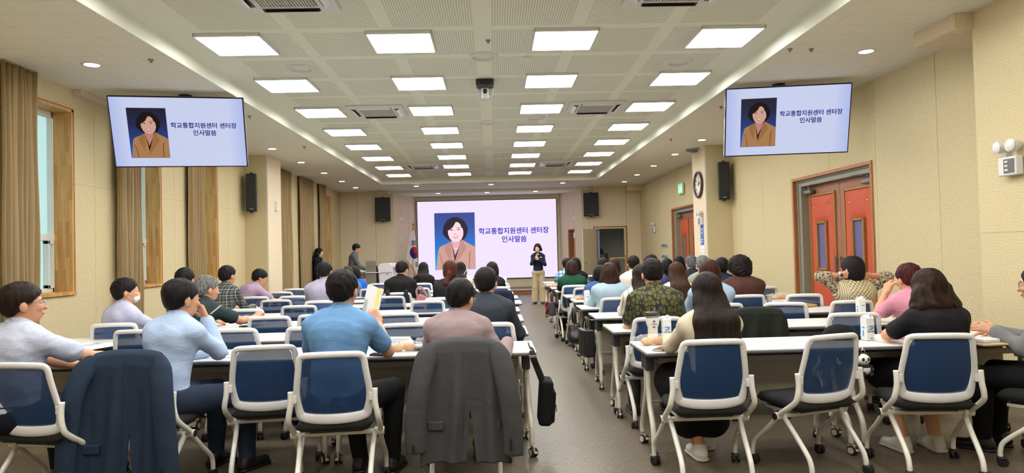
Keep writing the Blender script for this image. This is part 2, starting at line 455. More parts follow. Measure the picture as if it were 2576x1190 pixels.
# right cheek has an opening (side door) between t .36 and .62
sd0, sd1 = .40, .66
for t0, t1, z0 in ((0, sd0, 0), (sd0, sd1, 2.10), (sd1, 1, 0)):
    vpanel('wall_panel', P0r.lerp(P1r, t0), P0r.lerp(P1r, t1), z0, 3.5, M_cheek, ck2)
structure(box('ceiling_alcove', (-3.4, YF, 3.40), (3.1, YA+.1, 3.46), M_white_ceil))
structure(box('trim_1', (-3.45, YF-.02, 3.40), (3.2, YF, ZC+.02), M_white_ceil))
# stage platform
st = structure(box('stage_floor', (-3.1, 21.92, .09), (2.85, YA, .15), M_floor))
box('riser', (-3.1, 21.90, 0), (2.85, 21.95, .15), M_stage, st); box('nosing', (-3.12, 21.86, .135), (2.87, 21.96, .155), M_wallp, st)
structure(box('baseboard_left', (XL, YB, 0), (XL+.015, 13.75, .08), M_dframe))
structure(box('baseboard_right', (XR-.015, 10.9, 0), (XR, 13.68, .08), M_dframe))
# store room behind the open doorway
M_dark = plain('store room wall', srgb(205, 202, 194), .8)
sr = structure(box('wall_storeroom', (3.0, 24.6, 0), (5.4, 24.7, 3), M_dark))
box('side_wall', (2.95, 23.7, 0), (3.05, 24.6, 3), M_dark, sr); box('side_wall', (5.3, 22.4, 0), (5.4, 24.6, 3), M_dark, sr); box('store_ceiling', (3.0, 22.42, 2.9), (5.4, 24.7, 3), M_dark, sr)

# --- windows
M_out = None
def window(n, y0, y1):
    D = .21
    r = structure(empty('window_%d' % n, (XL, (y0+y1)/2, WZ0)))
    W = (y1-y0)/2; H = WZ1-WZ0
    t = .035
    # wood reveal
    for nm, lo, hi in (('jamb', (-D, W-t, 0), (.012, W, H)), ('jamb', (-D, -W, 0), (.012, -W+t, H)), ('head_board', (-D, -W, H-t), (.012, W, H)), ('window_sill', (-D, -W-.01, -.03), (.03, W+.01, .012))):
        box(nm, lo, hi, M_jamb, r, .003)
    tb = B()
    for lo, hi in (((-.0, W-.004, -.02), (.016, W+.012, H+.012)), ((0, -W-.012, -.02), (.016, -W+.004, H+.012)), ((0, -W, H-.004), (.016, W, H+.012))): bx(tb, lo, hi)
    from_bm('casing', tb, M_dframe, r)
    f = B(); fz = .62
    for lo, hi in (((-D-.06, -W, 0), (-D, -W+.05, H)), ((-D-.06, W-.062, 0), (-D, W-.034, H)), ((-D-.06, -W, H-.10), (-D, W, H-.03)), ((-D-.06, -W, 0), (-D+.0, W, .06)), ((-D-.06, -W, fz), (-D+.01, W, fz+.08))): bx(f, lo, hi, .004)
    from_bm('window_frame', f, M_frame_w, r)
    s = B()
    for lo, hi in (((-D-.05, W-.16, .06), (-D+.02, W-.13, fz)), ((-D-.05, W-.16, .06), (-D+.02, W-.06, .10)), ((-D-.05, W-.16, fz-.04), (-D+.02, W-.06, fz))): bx(s, lo, hi, .004)
    from_bm('sash', s, M_frame_w, r)
    box('pane', (-D-.035, -W+.04, fz+.06), (-D-.03, W-.05, H-.08), M_glass, r); box('pane', (-D-.035, -W+.04, .05), (-D-.03, W-.05, fz), M_glass, r)
    return r
for i, (a, b_) in enumerate(WIN): window(i+1, a, b_)
ext = structure(box('exterior_ground', (-40, -10, -3.2), (-5.6, 40, -3), plain('pale concrete outside', srgb(190, 200, 196), .8)))

# --- curtains
def curtain(y0, y1, label, amp=.042, x=-4.985):
    L = y1-y0; n = max(60, int(L*150)); b = B(); rows = 10
    ph = rnd.random()*6; k1 = 2*PI/.078; 
    grid = []
    for r_ in range(rows+1):
        z = .12 + (ZC-.02-.12)*r_/rows; row = []
        for i in range(n+1):
            u = i/n*L; q = 1 - .25*r_/rows
            dx = amp*(math.sin(k1*u + ph + .5*math.sin(9*u+ph))*q + .3*math.sin(2.3*k1*u+1.3*ph)*(1-q+.5)) + .008*math.sin(z*3+u*20)
            row.append(b.verts.new((x+.04+dx, y0+u+.006*math.sin(z*2.1+u*9), z)))
        grid.append(row)
    for r_ in range(rows):
        for i in range(n): b.faces.new((grid[r_][i], grid[r_][i+1], grid[r_+1][i+1], grid[r_+1][i]))
    me = bpy.data.meshes.new('curtain'); b.to_mesh(me); b.free()
    o = mesh_obj('cloth', me, M_curtain, None, True)
    sm = o.modifiers.new('s', 'SOLIDIFY'); sm.thickness = .004
    root = empty('curtain', (x, (y0+y1)/2, 0)); o.parent = root; o.location = (-x, -(y0+y1)/2, 0)
    box('curtain_rail', (.02, y0-(y0+y1)/2, ZC-.018), (.06, y1-(y0+y1)/2, ZC-.002), M_curtain, root)
    tag(root, label, 'curtain', 'tan curtains at the window wall')
curtain(at(12,400,x=-4.93).y, at(96,400,x=-4.93).y, 'long tan pleated curtain beside the nearest window, left of the navy jacket man')
curtain(at(300,600,x=-4.93).y, at(360,600,x=-4.93).y, 'tan pleated curtain hanging below the left television at the second window')
curtain(at(481,600,x=-4.93).y, at(517,600,x=-4.93).y, 'tan pleated curtain at the third window, last before the left pillar')
curtain(15.2, at(735,600,x=-4.93).y, 'tan curtain directly beyond the left pillar, fourth along the wall')
curtain(at(759,600,x=-4.93).y, at(790,600,x=-4.93).y, 'wide tan curtain behind the standing woman, with a sliver of window left of it')
curtain(at(808,600,x=-4.93).y, at(822,600,x=-4.93).y, 'tan curtain farthest along the window wall near the front corner')

# --- padded double doors in the right wall
def padded_door(n, y0, y1):
    d = structure(empty('door_%d' % n, (XR, (y0+y1)/2, 0)))
    W = (y1-y0)/2
    fb = B(); t = .07
    for lo, hi in (((-.02, -W-.01, 0), (.20, -W+t*.6, DH+.01)), ((-.02, W-t*.6, 0), (.20, W+.01, DH+.01)), ((-.021, -W-.0105, DH-t*.5), (.199, W+.0105, DH+.0105))): bx(fb, lo, hi, .003)
    from_bm('frame', fb, M_dframe, d)
    g = B()
    for lo, hi in (((.06, -W+.04, 0), (.26, -W+.15, DH-.03)), ((.06, W-.15, 0), (.26, W-.04, DH-.03)), ((.0595, -W+.0405, DH-.13), (.2595, W-.0405, DH-.0295))): bx(g, lo, hi, .004)
    for lo, hi in (((.04, -W+.04, 0), (.07, -W+.075, DH-.03)), ((.04, W-.075, 0), (.07, W-.04, DH-.03)), ((.0395, -W+.0405, DH-.06), (.0705, W-.0405, DH-.0297))): bx(g, lo, hi, .002)
    from_bm('inner_frame', g, M_greypaint, d)
    iw = W-.15; top = DH-.13
    for s in (-1, 1):
        ya, yb = (0.004, iw) if s > 0 else (-iw, -.004)
        lf = box('door_leaf', (.17, ya, .01), (.22, yb, top-.005), M_doorbrown, d, .002)
        pa, pb = ya+.13, yb-.13
        if s > 0: pa, pb = ya+.15, yb-.12
        else: pa, pb = ya+.12, yb-.15
        wa_, wb_ = (pa+pb)/2-.13, (pa+pb)/2+.13; wz0, wz1 = 1.02, 1.72
        # padded cover in four pieces round the sight glass, puffed by bevels
        pd = B()
        n1, n2 = 24, 60; grid = {}
        pz0, pz1 = .16, top-.17
        btn = [(pa+.13, z) for z in (.35, .9, 1.98)] + [(pb-.13, z) for z in (.35, .9, 1.98)]
        for i in range(n1+1):
            for j in range(n2+1):
                y = pa+(pb-pa)*i/n1; z = pz0+(pz1-pz0)*j/n2
                ed = min(y-pa, pb-y, z-pz0, pz1-z)
                inw = max(wa_-.03-y, y-wb_-.03, wz0-.03-z, z-wz1-.03)
                h = .03*(1-math.exp(-max(ed, 0)/.03))*(1-math.exp(-max(inw, 0)/.03))
                for by, bz in btn: h -= .016*math.exp(-((y-by)**2+(z-bz)**2)/.0016)
                grid[i, j] = pd.verts.new((.168-h, y, z))
        for i in range(n1):
            for j in range(n2):
                yc = pa+(pb-pa)*(i+.5)/n1; zc = pz0+(pz1-pz0)*(j+.5)/n2
                if wa_ < yc < wb_ and wz0 < zc < wz1: continue
                pd.faces.new((grid[i, j], grid[i, j+1], grid[i+1, j+1], grid[i+1, j]))
        from_bm('padding', pd, M_doorred, lf, True)
        tb = B()
        for (a0, a1, b0, b1) in ((pa-.02, pb+.02, pz1-.005, pz1+.035), (pa-.02, pb+.02, pz0-.035, pz0+.005), (pa-.03, pa+.005, pz0-.03, pz1+.03), (pb-.005, pb+.03, pz0-.03, pz1+.03)): bx(tb, (.145, a0, b0), (.172, a1, b1), .006)
        for (a0, a1, b0, b1) in ((wa_-.02, wb_+.02, wz1-.01, wz1+.03), (wa_-.02, wb_+.02, wz0-.03, wz0+.01), (wa_-.03, wa_+.01, wz0-.03, wz1+.03), (wb_-.01, wb_+.03, wz0-.03, wz1+.03)): bx(tb, (.12, a0, b0), (.19, a1, b1), .006)
        from_bm('brass_trim', tb, M_doorbrass, lf)
        gb = box('sight_glass', (.15, wa_, wz0), (.156, wb_, wz1), mk_glass('dark door glass', srgb(120, 116, 168), .8), lf)
        for by, bz in btn:
            bb = B(); sph(bb, (.152, by, bz), .014, 8, 6); from_bm('button', bb, M_chrome, lf, True)
        hb = B(); hy = ya+.07 if s > 0 else yb-.07
        cyl(hb, (.10, hy, .82), (.10, hy, 1.22), .016, n=12); cyl(hb, (.10, hy, .86), (.17, hy, .86), .009, n=8); cyl(hb, (.10, hy, 1.18), (.17, hy, 1.18), .009, n=8)
        from_bm('pull_handle', hb, M_steel, lf, False)
        cb = B(); cy = yb-.16 if s > 0 else ya+.16
        bx(cb, (.07, cy-.12, top-.13), (.16, cy+.12, top-.065), .02, 2); cyl(cb, (.11, cy, top-.07), (.11, cy, top+.0), .012, n=8)
        tube(cb, [(.11, cy, top-.01), (.02, cy-s*.25, top+.0), (.10, cy-s*.02, top+.02)], .007, 6)
        from_bm('door_closer', cb, M_grey_al, lf)
    box('corridor_wall', (1.2, -W-.3, 0), (1.25, W+.3, 2.8), plain('corridor wall', srgb(200, 200, 225), .8), d)
    return d
padded_door(1, *DOORS[0]); padded_door(2, *DOORS[1])
# open store room door at the front right
M_dleaf = plain('cream door paint', srgb(214, 204, 176), .5)
d3 = structure(empty('door_3', (dx0, YF, 0)))
fb = B()
for lo, hi in (((-.09, -.02, 0), (-.045, .14, 2.16)), ((dx1-dx0+.04, -.02, 0), (dx1-dx0+.085, .14, 2.16)), ((-.0905, -.0205, 2.12), (dx1-dx0+.0855, .1405, 2.1605))): bx(fb, lo, hi, .003)
from_bm('frame', fb, M_dframe, d3)
fb = B()
for lo, hi in (((-.045, -.01, 0), (0, .14, 2.12)), ((dx1-dx0, -.01, 0), (dx1-dx0+.04, .14, 2.12)), ((-.0455, -.0105, 2.08), (dx1-dx0+.0405, .1405, 2.1195))): bx(fb, lo, hi, .003)
from_bm('inner_frame', fb, M_dleaf, d3)
lf = box('door_leaf', (-.90, -.02, .01), (0, .02, 2.07), M_dleaf, d3, .003); lf.location = (0, -.03, 0); lf.rotation_euler.z = math.radians(52)
hb = B(); cyl(hb, (-.84, -.02, 1.0), (-.84, -.07, 1.0), .012); cyl(hb, (-.84, -.06, 1.0), (-.73, -.06, 1.0), .009); from_bm('handle', hb, M_steel, lf)
# small side door in the alcove cheek
sdA, sdB = P0r.lerp(P1r, sd0), P0r.lerp(P1r, sd1)
d4 = structure(empty('door_4', (sdA.x, sdA.y, 0), math.atan2(P1r.y-P0r.y, P1r.x-P0r.x))); Ls = (sdB-sdA).length
fb = B()
for lo, hi in (((-.02, -.02, 0), (.03, .25, 2.12)), ((Ls-.03, -.02, 0), (Ls+.02, .05, 2.12)), ((-.02, -.02, 2.08), (Ls+.02, .1, 2.12))): bx(fb, lo, hi, .003)
from_bm('frame', fb, M_dframe, d4)
box('backdrop_board', (-.25, .5, 0), (Ls+.7, .55, 2.3), plain('pale blue room beyond', srgb(170, 178, 226), .7), d4)

# ================================================================== CEILING FITTINGS
LX = [-2.5975, -.9024, .7926, 2.4876]; LY = [7.007 + 1.687*k for k in range(8)]
def light_panel(x, y, lab):
    r = empty('ceiling_light', (x, y, ZR)); h = .33
    f = B()
    for lo, hi in (((-h, -h, -.035), (h, -h+.018, .0)), ((-h, h-.018, -.035), (h, h, 0)), ((-h, -h, -.035), (-h+.018, h, 0)), ((h-.018, -h, -.035), (h, h, 0))): bx(f, lo, hi, .004)
    from_bm('frame', f, M_white_pl, r)
    b = B(); bx(b, (-h+.016, -h+.016, -.030), (h-.016, h-.016, -.012), .006); from_bm('diffuser', b, M_panel, r)
    tag(r, lab, 'light', 'square ceiling light panels')
    return r
ORD = ['first', 'second', 'third', 'fourth', 'fifth', 'sixth', 'seventh', 'eighth', 'ninth', 'tenth', 'eleventh', 'twelfth']
colw = ['leftmost column', 'column left of the centre strip', 'column right of the centre strip', 'rightmost column']
pl0 = None
for j, y in enumerate(LY):
    for i, x in enumerate(LX):
        lab = 'lit square ceiling panel, %s row from the camera, %s' % (ORD[j], colw[i])
        if pl0 is None: pl0 = light_panel(x, y, lab)
        else:
            c = copy_tree(pl0); c.location = (x, y, ZR); c['label'] = lab
for j in range(4):  # unseen panel rows continuing the grid, added to light the near part of the room
    for i, x in enumerate(LX):
        c = copy_tree(pl0); c.location = (x, 5.32-1.687*j, ZR); c['label'] = 'unseen square ceiling panel added for light, above or behind the camera'
def downlight(x, y, z, lab, grp):
    r = empty('downlight', (x, y, z)); b = B()
    lathe(b, [(.072, -.006), (.094, -.008), (.1, -.003), (.1, 0), (.072, 0)], 24); from_bm('trim_ring', b, M_white_pl, r, True)
    b = B(); cyl(b, (0, 0, -.007), (0, 0, -.002), .073, n=24); from_bm('lens', b, M_down, r)
    return tag(r, lab, 'light', grp)
dl0 = None
def add_down(x, y, z, lab, grp='round downlights'):
    global dl0
    if dl0 is None: dl0 = downlight(x, y, z, lab, grp)
    else:
        c = copy_tree(dl0); c.location = (x, y, z); c['label'] = lab; c['group'] = grp
DY = [5.25, 7.18, 9.10, 11.03, 12.97, 14.91, 16.92, 18.9, 20.77]
nm = [None, 'nearest in view', 'above and before the television', 'hidden beyond the television', 'just before the pillar', 'just past the pillar', 'third past the television', 'second from the front corner', 'closest to the front corner']
for k in range(-3, 4):  # unseen downlights on the same pitch, added for their light
    if k == 1: continue
    for x_ in (-4.2, 4.12 if k > 0 else 3.9): add_down(x_, 7.18+1.93*(k-1), ZC, 'unseen round lit downlight added for light, hidden by a television or behind the camera')
for k in (1, 4, 5, 6, 7, 8):
    add_down(-4.2, DY[k], ZC, 'round lit downlight over the window side, ' + nm[k]); add_down(4.12, DY[k], ZC, 'round lit downlight over the door side, ' + nm[k])
for x, s in ((-2.33, 'left'), (-.03, 'middle'), (2.19, 'right')): add_down(x, 20.71, ZC, 'lit downlight in the ceiling strip before the stage, %s of three' % s, 'downlights before the stage')
for x, s in ((-1.8, 'left'), (-.17, 'middle'), (1.45, 'right')): add_down(x, 22.4, 3.40, 'small lit downlight above the big screen, %s of three' % s, 'downlights above the screen')
def ceil_speaker(x, y, lab):
    r = empty('ceiling_speaker', (x, y, ZR)); b = B()
    lathe(b, [(.122, -.004), (.124, -.030), (.140, -.030), (.165, -.006), (.165, 0), (.122, 0)], 28); from_bm('ring', b, M_white_pl, r, True)
    b = B(); lathe(b, [(.001, -.008), (.112, -.010), (.112, -.002), (.001, -.002)], 28); from_bm('grille', b, M_white_ceil, r, True)
    tag(r, lab, 'speaker', 'flush ceiling speakers')
for x, y, l in ((-2.23, 7.95, 'behind the nearest left light panel'), (-.06, 7.6, 'nearest on the centre strip'), (2.28, 7.95, 'behind the nearest right light panel'), (-.05, 11.5, 'on the centre strip past the projector camera'), (-.05, 14.3, 'third along the centre strip'), (-2.24, 11.6, 'beyond the left air conditioner'), (2.2, 11.6, 'beyond the right air conditioner'), (-.05, 18.1, 'last along the centre strip'), (.75, 11.15, 'just past the third row of panels')):
    ceil_speaker(x, y, 'round white flush ceiling speaker ' + l)
def aircon(x, y, lab, w=.42):
    r = empty('ceiling_air_conditioner', (x, y, ZR)); b = B()
    bx(b, (-w, -w, -.035), (w, w, 0), .015, 2); from_bm('cover', b, M_white_pl, r)
    b = B(); bx(b, (-w*.60, -w*.58, -.040), (w*.60, w*.58, -.030), .01); from_bm('intake_backing', b, plain('grey intake filter', srgb(120, 122, 112), .7), r)
    b = B()
    for k in range(19):
        t_ = -w*.56 + k*w*1.12/18; bx(b, (t_-.005, -w*.56, -.047), (t_+.005, w*.56, -.040))
    for k in range(6):
        t_ = -w*.56 + k*w*1.12/5; bx(b, (-w*.57, t_-.004, -.045), (w*.57, t_+.004, -.040))
    g = from_bm('intake_grille', b, plain('pale grille', srgb(196, 198, 188), .5), r)
    for k in range(4):
        a = k*PI/2; m = Matrix.Rotation(a, 4, 'Z')
        b = B(); bx(b, (-w*.6, w*.70, -.038), (w*.6, w*.86, -.0345), M=m); from_bm('air_slot', b, M_black, r)
        b = B(); mm = m @ Matrix.Translation((0, w*.83, -.045)) @ Matrix.Rotation(math.radians(28), 4, 'X'); bx(b, (-w*.58, -.035, -.003), (w*.58, .03, .003), .002, 1, mm); from_bm('louvre', b, M_white_pl, r)
    tag(r, lab, 'air conditioner', 'four-way ceiling air conditioners')
for x, y, l in ((-1.74, 5.65, 'nearest the camera on the left, cut by the frame top'), (1.64, 5.65, 'nearest the camera on the right, cut by the frame top'), (-1.74, 10.4, 'between third-row light panels, left side'), (1.64, 10.4, 'between third-row light panels, right side'), (-1.74, 17.0, 'far end between seventh-row panels, left side'), (1.64, 17.0, 'far end between seventh-row panels, right side')):
    aircon(x, y, 'white ceiling air conditioner ' + l)
# small sprinkler heads / detectors
def smallfit(x, y, z, lab, n):
    b = B()
    if n == 'sprinkler_head': lathe(b, [(.002, -.035), (.014, -.032), (.012, -.015), (.028, -.006), (.028, 0), (.002, 0)], 12)
    else: lathe(b, [(.03, -.045), (.045, -.03), (.05, -.01), (.05, 0), (.03, 0)], 14)
    r = empty(n, (x, y, z)); from_bm('body', b, M_grey_al if n == 'sprinkler_head' else M_white_pl, r, True)
    tag(r, lab, 'sprinkler' if n == 'sprinkler_head' else 'detector', 'ceiling sprinklers' if n == 'sprinkler_head' else 'smoke detectors')
for (px, py, z, l) in ((380, 150, ZC, 'over the window side before the left television'), (1228, 101, ZR, 'between the nearest centre light panels'), (1987, 123, ZC, 'over the door side, left one of the near pair'), (2041, 123, ZC, 'over the door side, right one of the near pair'), (1814, 268, ZC, 'beside the right television'), (628, 292, ZC, 'beside the left television'), (766, 369, ZC, 'over the window side near the pillar'), (1688, 350, ZC, 'over the door side near the right pillar')):
    p = at(px, py, z=z); smallfit(p.x, p.y, z, 'small metal sprinkler head ' + l, 'sprinkler_head')
for (px, py, l) in ((1326, 143, 'behind the nearest centre right light panel'), (1259, 396, 'far along, right of the centre strip')):
    p = at(px, py, z=ZR); smallfit(p.x, p.y, ZR, 'small white smoke detector ' + l, 'smoke_detector')
p = at(1745, 377, z=ZC); r = empty('ceiling_vent', (p.x, p.y-.1, ZC)); b = B(); lathe(b, [(.02, -.05), (.16, -.04), (.2, -.01), (.2, 0), (.02, 0)], 24); from_bm('cone', b, M_grey_al, r, True); b = B(); cyl(b, (0, 0, -.07), (0, 0, -.055), .1, n=20); from_bm('disc', b, M_grey_al, r); tag(r, 'round grey ceiling vent beside the right pillar top', 'vent')
# document camera / projector on the centre strip
r = empty('projector_camera', (-.06, 9.0, ZR)); 
b = B(); bx(b, (-.10, -.36, -.06), (.10, -.20, 0), .01); from_bm('mount_box', b, M_black, r)
b = B()
for k in range(5): tube(b, [(-.07+k*.03, -.38, -.03), (-.05+k*.03, -.40, -.06), (-.03+k*.03, -.37, -.02)], .005, 6)
from_bm('cables', b, M_black, r)
b = B()
prism(b, [(-.10, 0), (.10, 0), (.075, -.13), (-.075, -.13)], -.20, .02); bmesh.ops.bevel(b, geom=list(b.edges), offset=.015, segments=2, affect='EDGES'); from_bm('housing', b, plain('silver grey casing', srgb(190, 198, 198), .35, .1), r)
b = B(); bx(b, (-.04, -.24, -.15), (.04, -.16, -.04), .015, 2); from_bm('camera_head', b, plain('light grey casing', srgb(215, 222, 224), .35), r)
b = B(); cyl(b, (0, -.245, -.09), (0, -.235, -.09), .022, n=16); from_bm('lens', b, M_black, r); r.scale = (1.15, 1.15, 1.5)
tag(r, 'grey ceiling camera unit with black cables on the centre strip', 'camera')
# little ceiling fittings before the stage (access frames)
for (px, py, l) in ((1047, 463, 'left'), (1235, 460, 'middle'), (1416, 456, 'right')):
    p = at(px, py, z=ZC); r = empty('ceiling_socket', (p.x, p.y, ZC)); b = B()
    for lo, hi in (((-.16, -.1, -.02), (.16, -.07, 0)), ((-.16, .07, -.02), (.16, .1, 0)), ((-.16, -.1, -.02), (-.13, .1, 0)), ((.13, -.1, -.02), (.16, .1, 0))): bx(b, lo, hi)
    from_bm('frame', b, M_white_pl, r); tag(r, 'small white ceiling frame above the stage strip, %s of three' % l, 'fitting', 'ceiling frames before the stage')

# ================================================================== SCREENS
PX = lambda pts: [((x-35)/695, (1075-y)/985*1.41) for x, y in pts]
PORT = [
 ('portrait_hair', (40, 30, 44), PX([(185,350),(205,290),(250,225),(300,188),(360,165),(430,168),(500,195),(560,250),(600,330),(611,400),(592,470),(560,530),(520,562),(470,560),(300,572),(255,545),(200,490),(174,440),(192,400)])),
 ('portrait_neck', (222, 170, 176), PX([(325,560),(478,555),(462,640),(425,740),(378,835),(345,765),(318,650)])),
 ('portrait_face', (246, 208, 216), PX([(263,400),(270,470),(298,540),(345,585),(400,598),(455,585),(500,548),(524,490),(531,420),(520,368),(492,335),(480,290),(440,254),(402,252),(380,290),(350,340),(300,376)])),
 ('portrait_top', (58, 48, 56), PX([(325,600),(305,700),(300,930),(385,945),(445,690),(378,835),(338,740)])),
 ('portrait_jacket', (200, 152, 140), PX([(322,585),(220,632),(120,680),(95,740),(80,880),(52,1070),(380,1070),(372,945),(302,935),(318,640)])),
 ('portrait_jacket', (204, 156, 144), PX([(505,562),(560,602),(640,640),(728,690),(730,1070),(375,1070),(372,945),(450,690),(478,600)])),
 ('portrait_lapel', (186, 136, 126), PX([(220,632),(205,700),(250,715),(205,740),(300,935),(318,700),(322,590)])),
 ('portrait_lapel', (188, 138, 128), PX([(505,562),(575,690),(510,700),(560,740),(380,1000),(372,945),(450,690)])),
 ('portrait_sleeve_line', (150, 104, 100), PX([(640,760),(620,840),(612,1070),(625,1070),(634,850),(650,765)])),
 ('portrait_sleeve_line', (150, 104, 100), PX([(110,800),(150,930),(165,1070),(176,1070),(162,930),(120,800)])),
 ('portrait_brow', (80, 50, 56), PX([(415,358),(440,345),(488,350),(488,357),(442,353),(418,364)])),
 ('portrait_brow', (80, 50, 56), PX([(285,385),(330,366),(352,372),(332,375),(290,392)])),
 ('portrait_eye', (60, 34, 40), PX([(425,382),(445,374),(472,378),(462,390),(436,391)])),
 ('portrait_eye', (60, 34, 40), PX([(310,390),(330,382),(352,388),(342,398),(320,398)])),
 ('portrait_nose', (220, 160, 168), PX([(370,455),(388,448),(412,455),(408,466),(376,466)])),
 ('portrait_lips', (205, 90, 110), PX([(352,505),(395,492),(445,497),(430,522),(398,535),(368,525)])),
 ('portrait_teeth', (250, 240, 244), PX([(362,506),(396,499),(436,502),(422,514),(396,520),(374,515)])),
 ('portrait_earring', (250, 245, 250), PX([(515,455),(528,455),(530,472),(516,474)])),
 ('portrait_necklace', (240, 225, 230), PX([(345,680),(385,722),(428,695),(430,705),(388,735),(343,690)])),
]
def slide(root, W, H, y, strength, tint, key, fs):
    """slide content on a lit screen, in front of plane y (viewer side is -y)"""
    def em(c): 
        cc = tuple(srgb(*c)[i]*tint[i] for i in range(3))+(1,)
        return emit('%s %d %d %d' % ((key,)+c), cc, strength)
    x0, x1 = -W/2+.12*W, -W/2+.41*W; zt, zb = H/2-.15*H, H/2-.876*H
    # gradient backdrop of the portrait
    t = MT(key+' portrait blue'); g = t.sep(t.coord())[2]
    c = t.ramp(t.math('DIVIDE', t.math('SUBTRACT', g, zb), zt-zb), [(0, srgb(0, 160, 226)), (.45, srgb(6, 104, 190)), (.8, srgb(34, 66, 150)), (1, srgb(44, 60, 140))] if key == 'led' else [(0, srgb(20, 110, 220)), (.35, srgb(10, 60, 140)), (.7, srgb(14, 26, 72)), (1, srgb(12, 14, 40))])
    t.col((0, 0, 0, 1)); t.l.new(c, t.b.inputs['Emission Color']); t.set(Emission_Strength=strength, Roughness=.4)
    box('portrait_backdrop', (x0, y-.003, zb), (x1, y-.0005, zt), t.m, root)
    fl_ = B()
    for k, (n, c, pts) in enumerate(PORT):
        if key == 'tv':
            if 'jacket' in n: c = (176, 128, 84)
            elif 'lapel' in n: c = (158, 110, 70)
            elif 'face' in n or 'neck' in n: c = (214, 166, 150) if 'face' in n else (190, 138, 120)
            elif 'hair' in n: c = (22, 14, 18)
            elif 'top' in n: c = (34, 22, 20)
            elif 'sleeve' in n: c = (110, 70, 40)
        b = B(); sc = (x1-x0); q = [(x0+u*sc, zb+v*(zt-zb)/1.41) for u, v in pts]
        yy = y-.0035-.0006*k
        prism(b, q, yy, yy+.0005); bmesh.ops.triangulate(b, faces=[f for f in b.faces if len(f.verts) > 4]); bmesh.ops.recalc_face_normals(b, faces=b.faces)
        from_bm(n, b, em(c), root)
    ink = em((46, 38, 172) if key == 'led' else (34, 30, 130))
    for s, wfrac, cx, cz in (('학교통합지원센터 센터장', .505, .69, .395), ('인사말씀', .178, .692, .503)):
        o = text('slide_text', s, .2, ink, root, (0, y-.004, 0), bold=.0042, align='CENTER', ext=.0005)
        co = [v.co for v in o.data.vertices]; x_a, x_b = min(v.x for v in co), max(v.x for v in co); z_a, z_b = min(v.y for v in co), max(v.y for v in co)
        k = wfrac*W/(x_b-x_a)
        for v in o.data.vertices: v.co = ((v.co.x-(x_a+x_b)/2)*k, (v.co.y-(z_a+z_b)/2)*k, v.co.z)
        o.location = (-W/2+cx*W, y-.004, H/2-cz*H)
# big LED wall
LW, LH = 4.87, 2.74
led = empty('led_screen', (-.20, YA-.02, 1.85)); led.rotation_euler.y = 0
box('cabinet', (-LW/2-.02, -.06, -LH/2-.02), (LW/2+.02, .0, LH/2+.02), M_bezel, led, .004)
M_led = emit('led slide white', (.80, .70, 1.0, 1), SCREEN_EMIT)
box('display', (-LW/2, -.066, -LH/2), (LW/2, -.06, LH/2), M_led, led)
slide(led, LW, LH, -.066, SCREEN_EMIT, (1, 1, 1), 'led', 1)
tag(led, 'huge wall-sized LED screen at the stage showing a portrait slide', 'screen')
def tv(x, y, z, yaw, tilt, roll, label, polex, poley):
    W, H = 1.545, .88
    r = empty('television', (x, y, z)); r.rotation_euler = (tilt, roll, yaw); r.rotation_mode = 'XYZ'
    box('cabinet', (-W/2, -.01, -H/2), (W/2, .05, H/2), M_bezel, r, .006)
    box('back_cover', (-W/4, .05, -H/3), (W/4, .09, H/4), M_black, r, .01)
    t = MT('tv slide '+label[:20]); sx = t.sep(t.coord())
    g = t.math('MINIMUM', t.math('ADD', t.math('MULTIPLY', t.math('SUBTRACT', W/2, t.math('ABSOLUTE', sx[0])), 5), .0), 1)
    t.col((0, 0, 0, 1)); c = t.mix(g, srgb(170, 184, 232), srgb(198, 206, 236)); t.l.new(c, t.b.inputs['Emission Color']); t.set(Emission_Strength=1.0, Roughness=.25)
    box('display', (-W/2+.015, -.013, -H/2+.015), (W/2-.015, -.009, H/2-.015), t.m, r)
    slide(r, W-.03, H-.03, -.013, .9, (1, 1, 1), 'tv', 1)
    bpy.context.view_layer.update()
    inv = r.matrix_world.inverted(); b = B()
    cyl(b, inv @ Vector((polex, poley, ZC-.005)), inv @ Vector((x, y+.13, z+.05)), .025, n=14); cyl(b, inv @ Vector((polex, poley, ZC-.02)), inv @ Vector((polex, poley, ZC)), .08, n=18)
    p = inv @ Vector((x, y+.13, z)); bx(b, (p.x-.1, .08, p.z-.12), (p.x+.1, max(p.y, .1), p.z+.12))
    from_bm('ceiling_pole', b, M_black, r)
    return tag(r, label, 'television', 'televisions hung from the ceiling')
k_ = .93
tv(-4.177*k_, 9.116*k_, 1.4+1.716*k_, .219, .318, -.013, 'ceiling-hung television on the window side showing the portrait slide', -3.87, 8.62)
tv(4.098*k_, 9.146*k_, 1.4+1.716*k_, -.155, .262, .005, 'ceiling-hung television on the padded door side showing the portrait slide', 3.77, 8.62)

# ================================================================== WALL THINGS
def wall_speaker(x, y, z, w, h, rz, lab, cabcol=M_black, br=1):
    r = empty('wall_speaker', (x, y, z), rz); b = B()
    prism(b, [(-w/2, -h/2), (w/2, -h/2), (w/2, h/2), (-w/2, h/2)], 0, .16); bmesh.ops.bevel(b, geom=list(b.edges), offset=.008, segments=1, affect='EDGES')
    from_bm('cabinet', b, cabcol, r)
    box('grille', (-w/2+.012, -.014, -h/2+.014), (w/2-.012, .002, h/2-.014), M_grille, r, .005)
    b = B(); bx(b, (-.03, .06, h/2), (.03, .12, h/2+.03)); bx(b, (-.03, .06, -h/2-.03), (.03, .12, -h/2)); bx(b, (-.02, .1, -h/2-.02), (.02, .24, h/2+.02)); from_bm('bracket', b, M_black, r)
    b = B()
    for k in range(9): 
        if k != 3: bx(b, (-w*.15+k*w*.035, -.0155, -h/2+.035), (-w*.15+k*w*.035+w*.022, -.0135, -h/2+.047))
    from_bm('lettering', b, M_white_pl, r)
    return tag(r, lab, 'speaker')
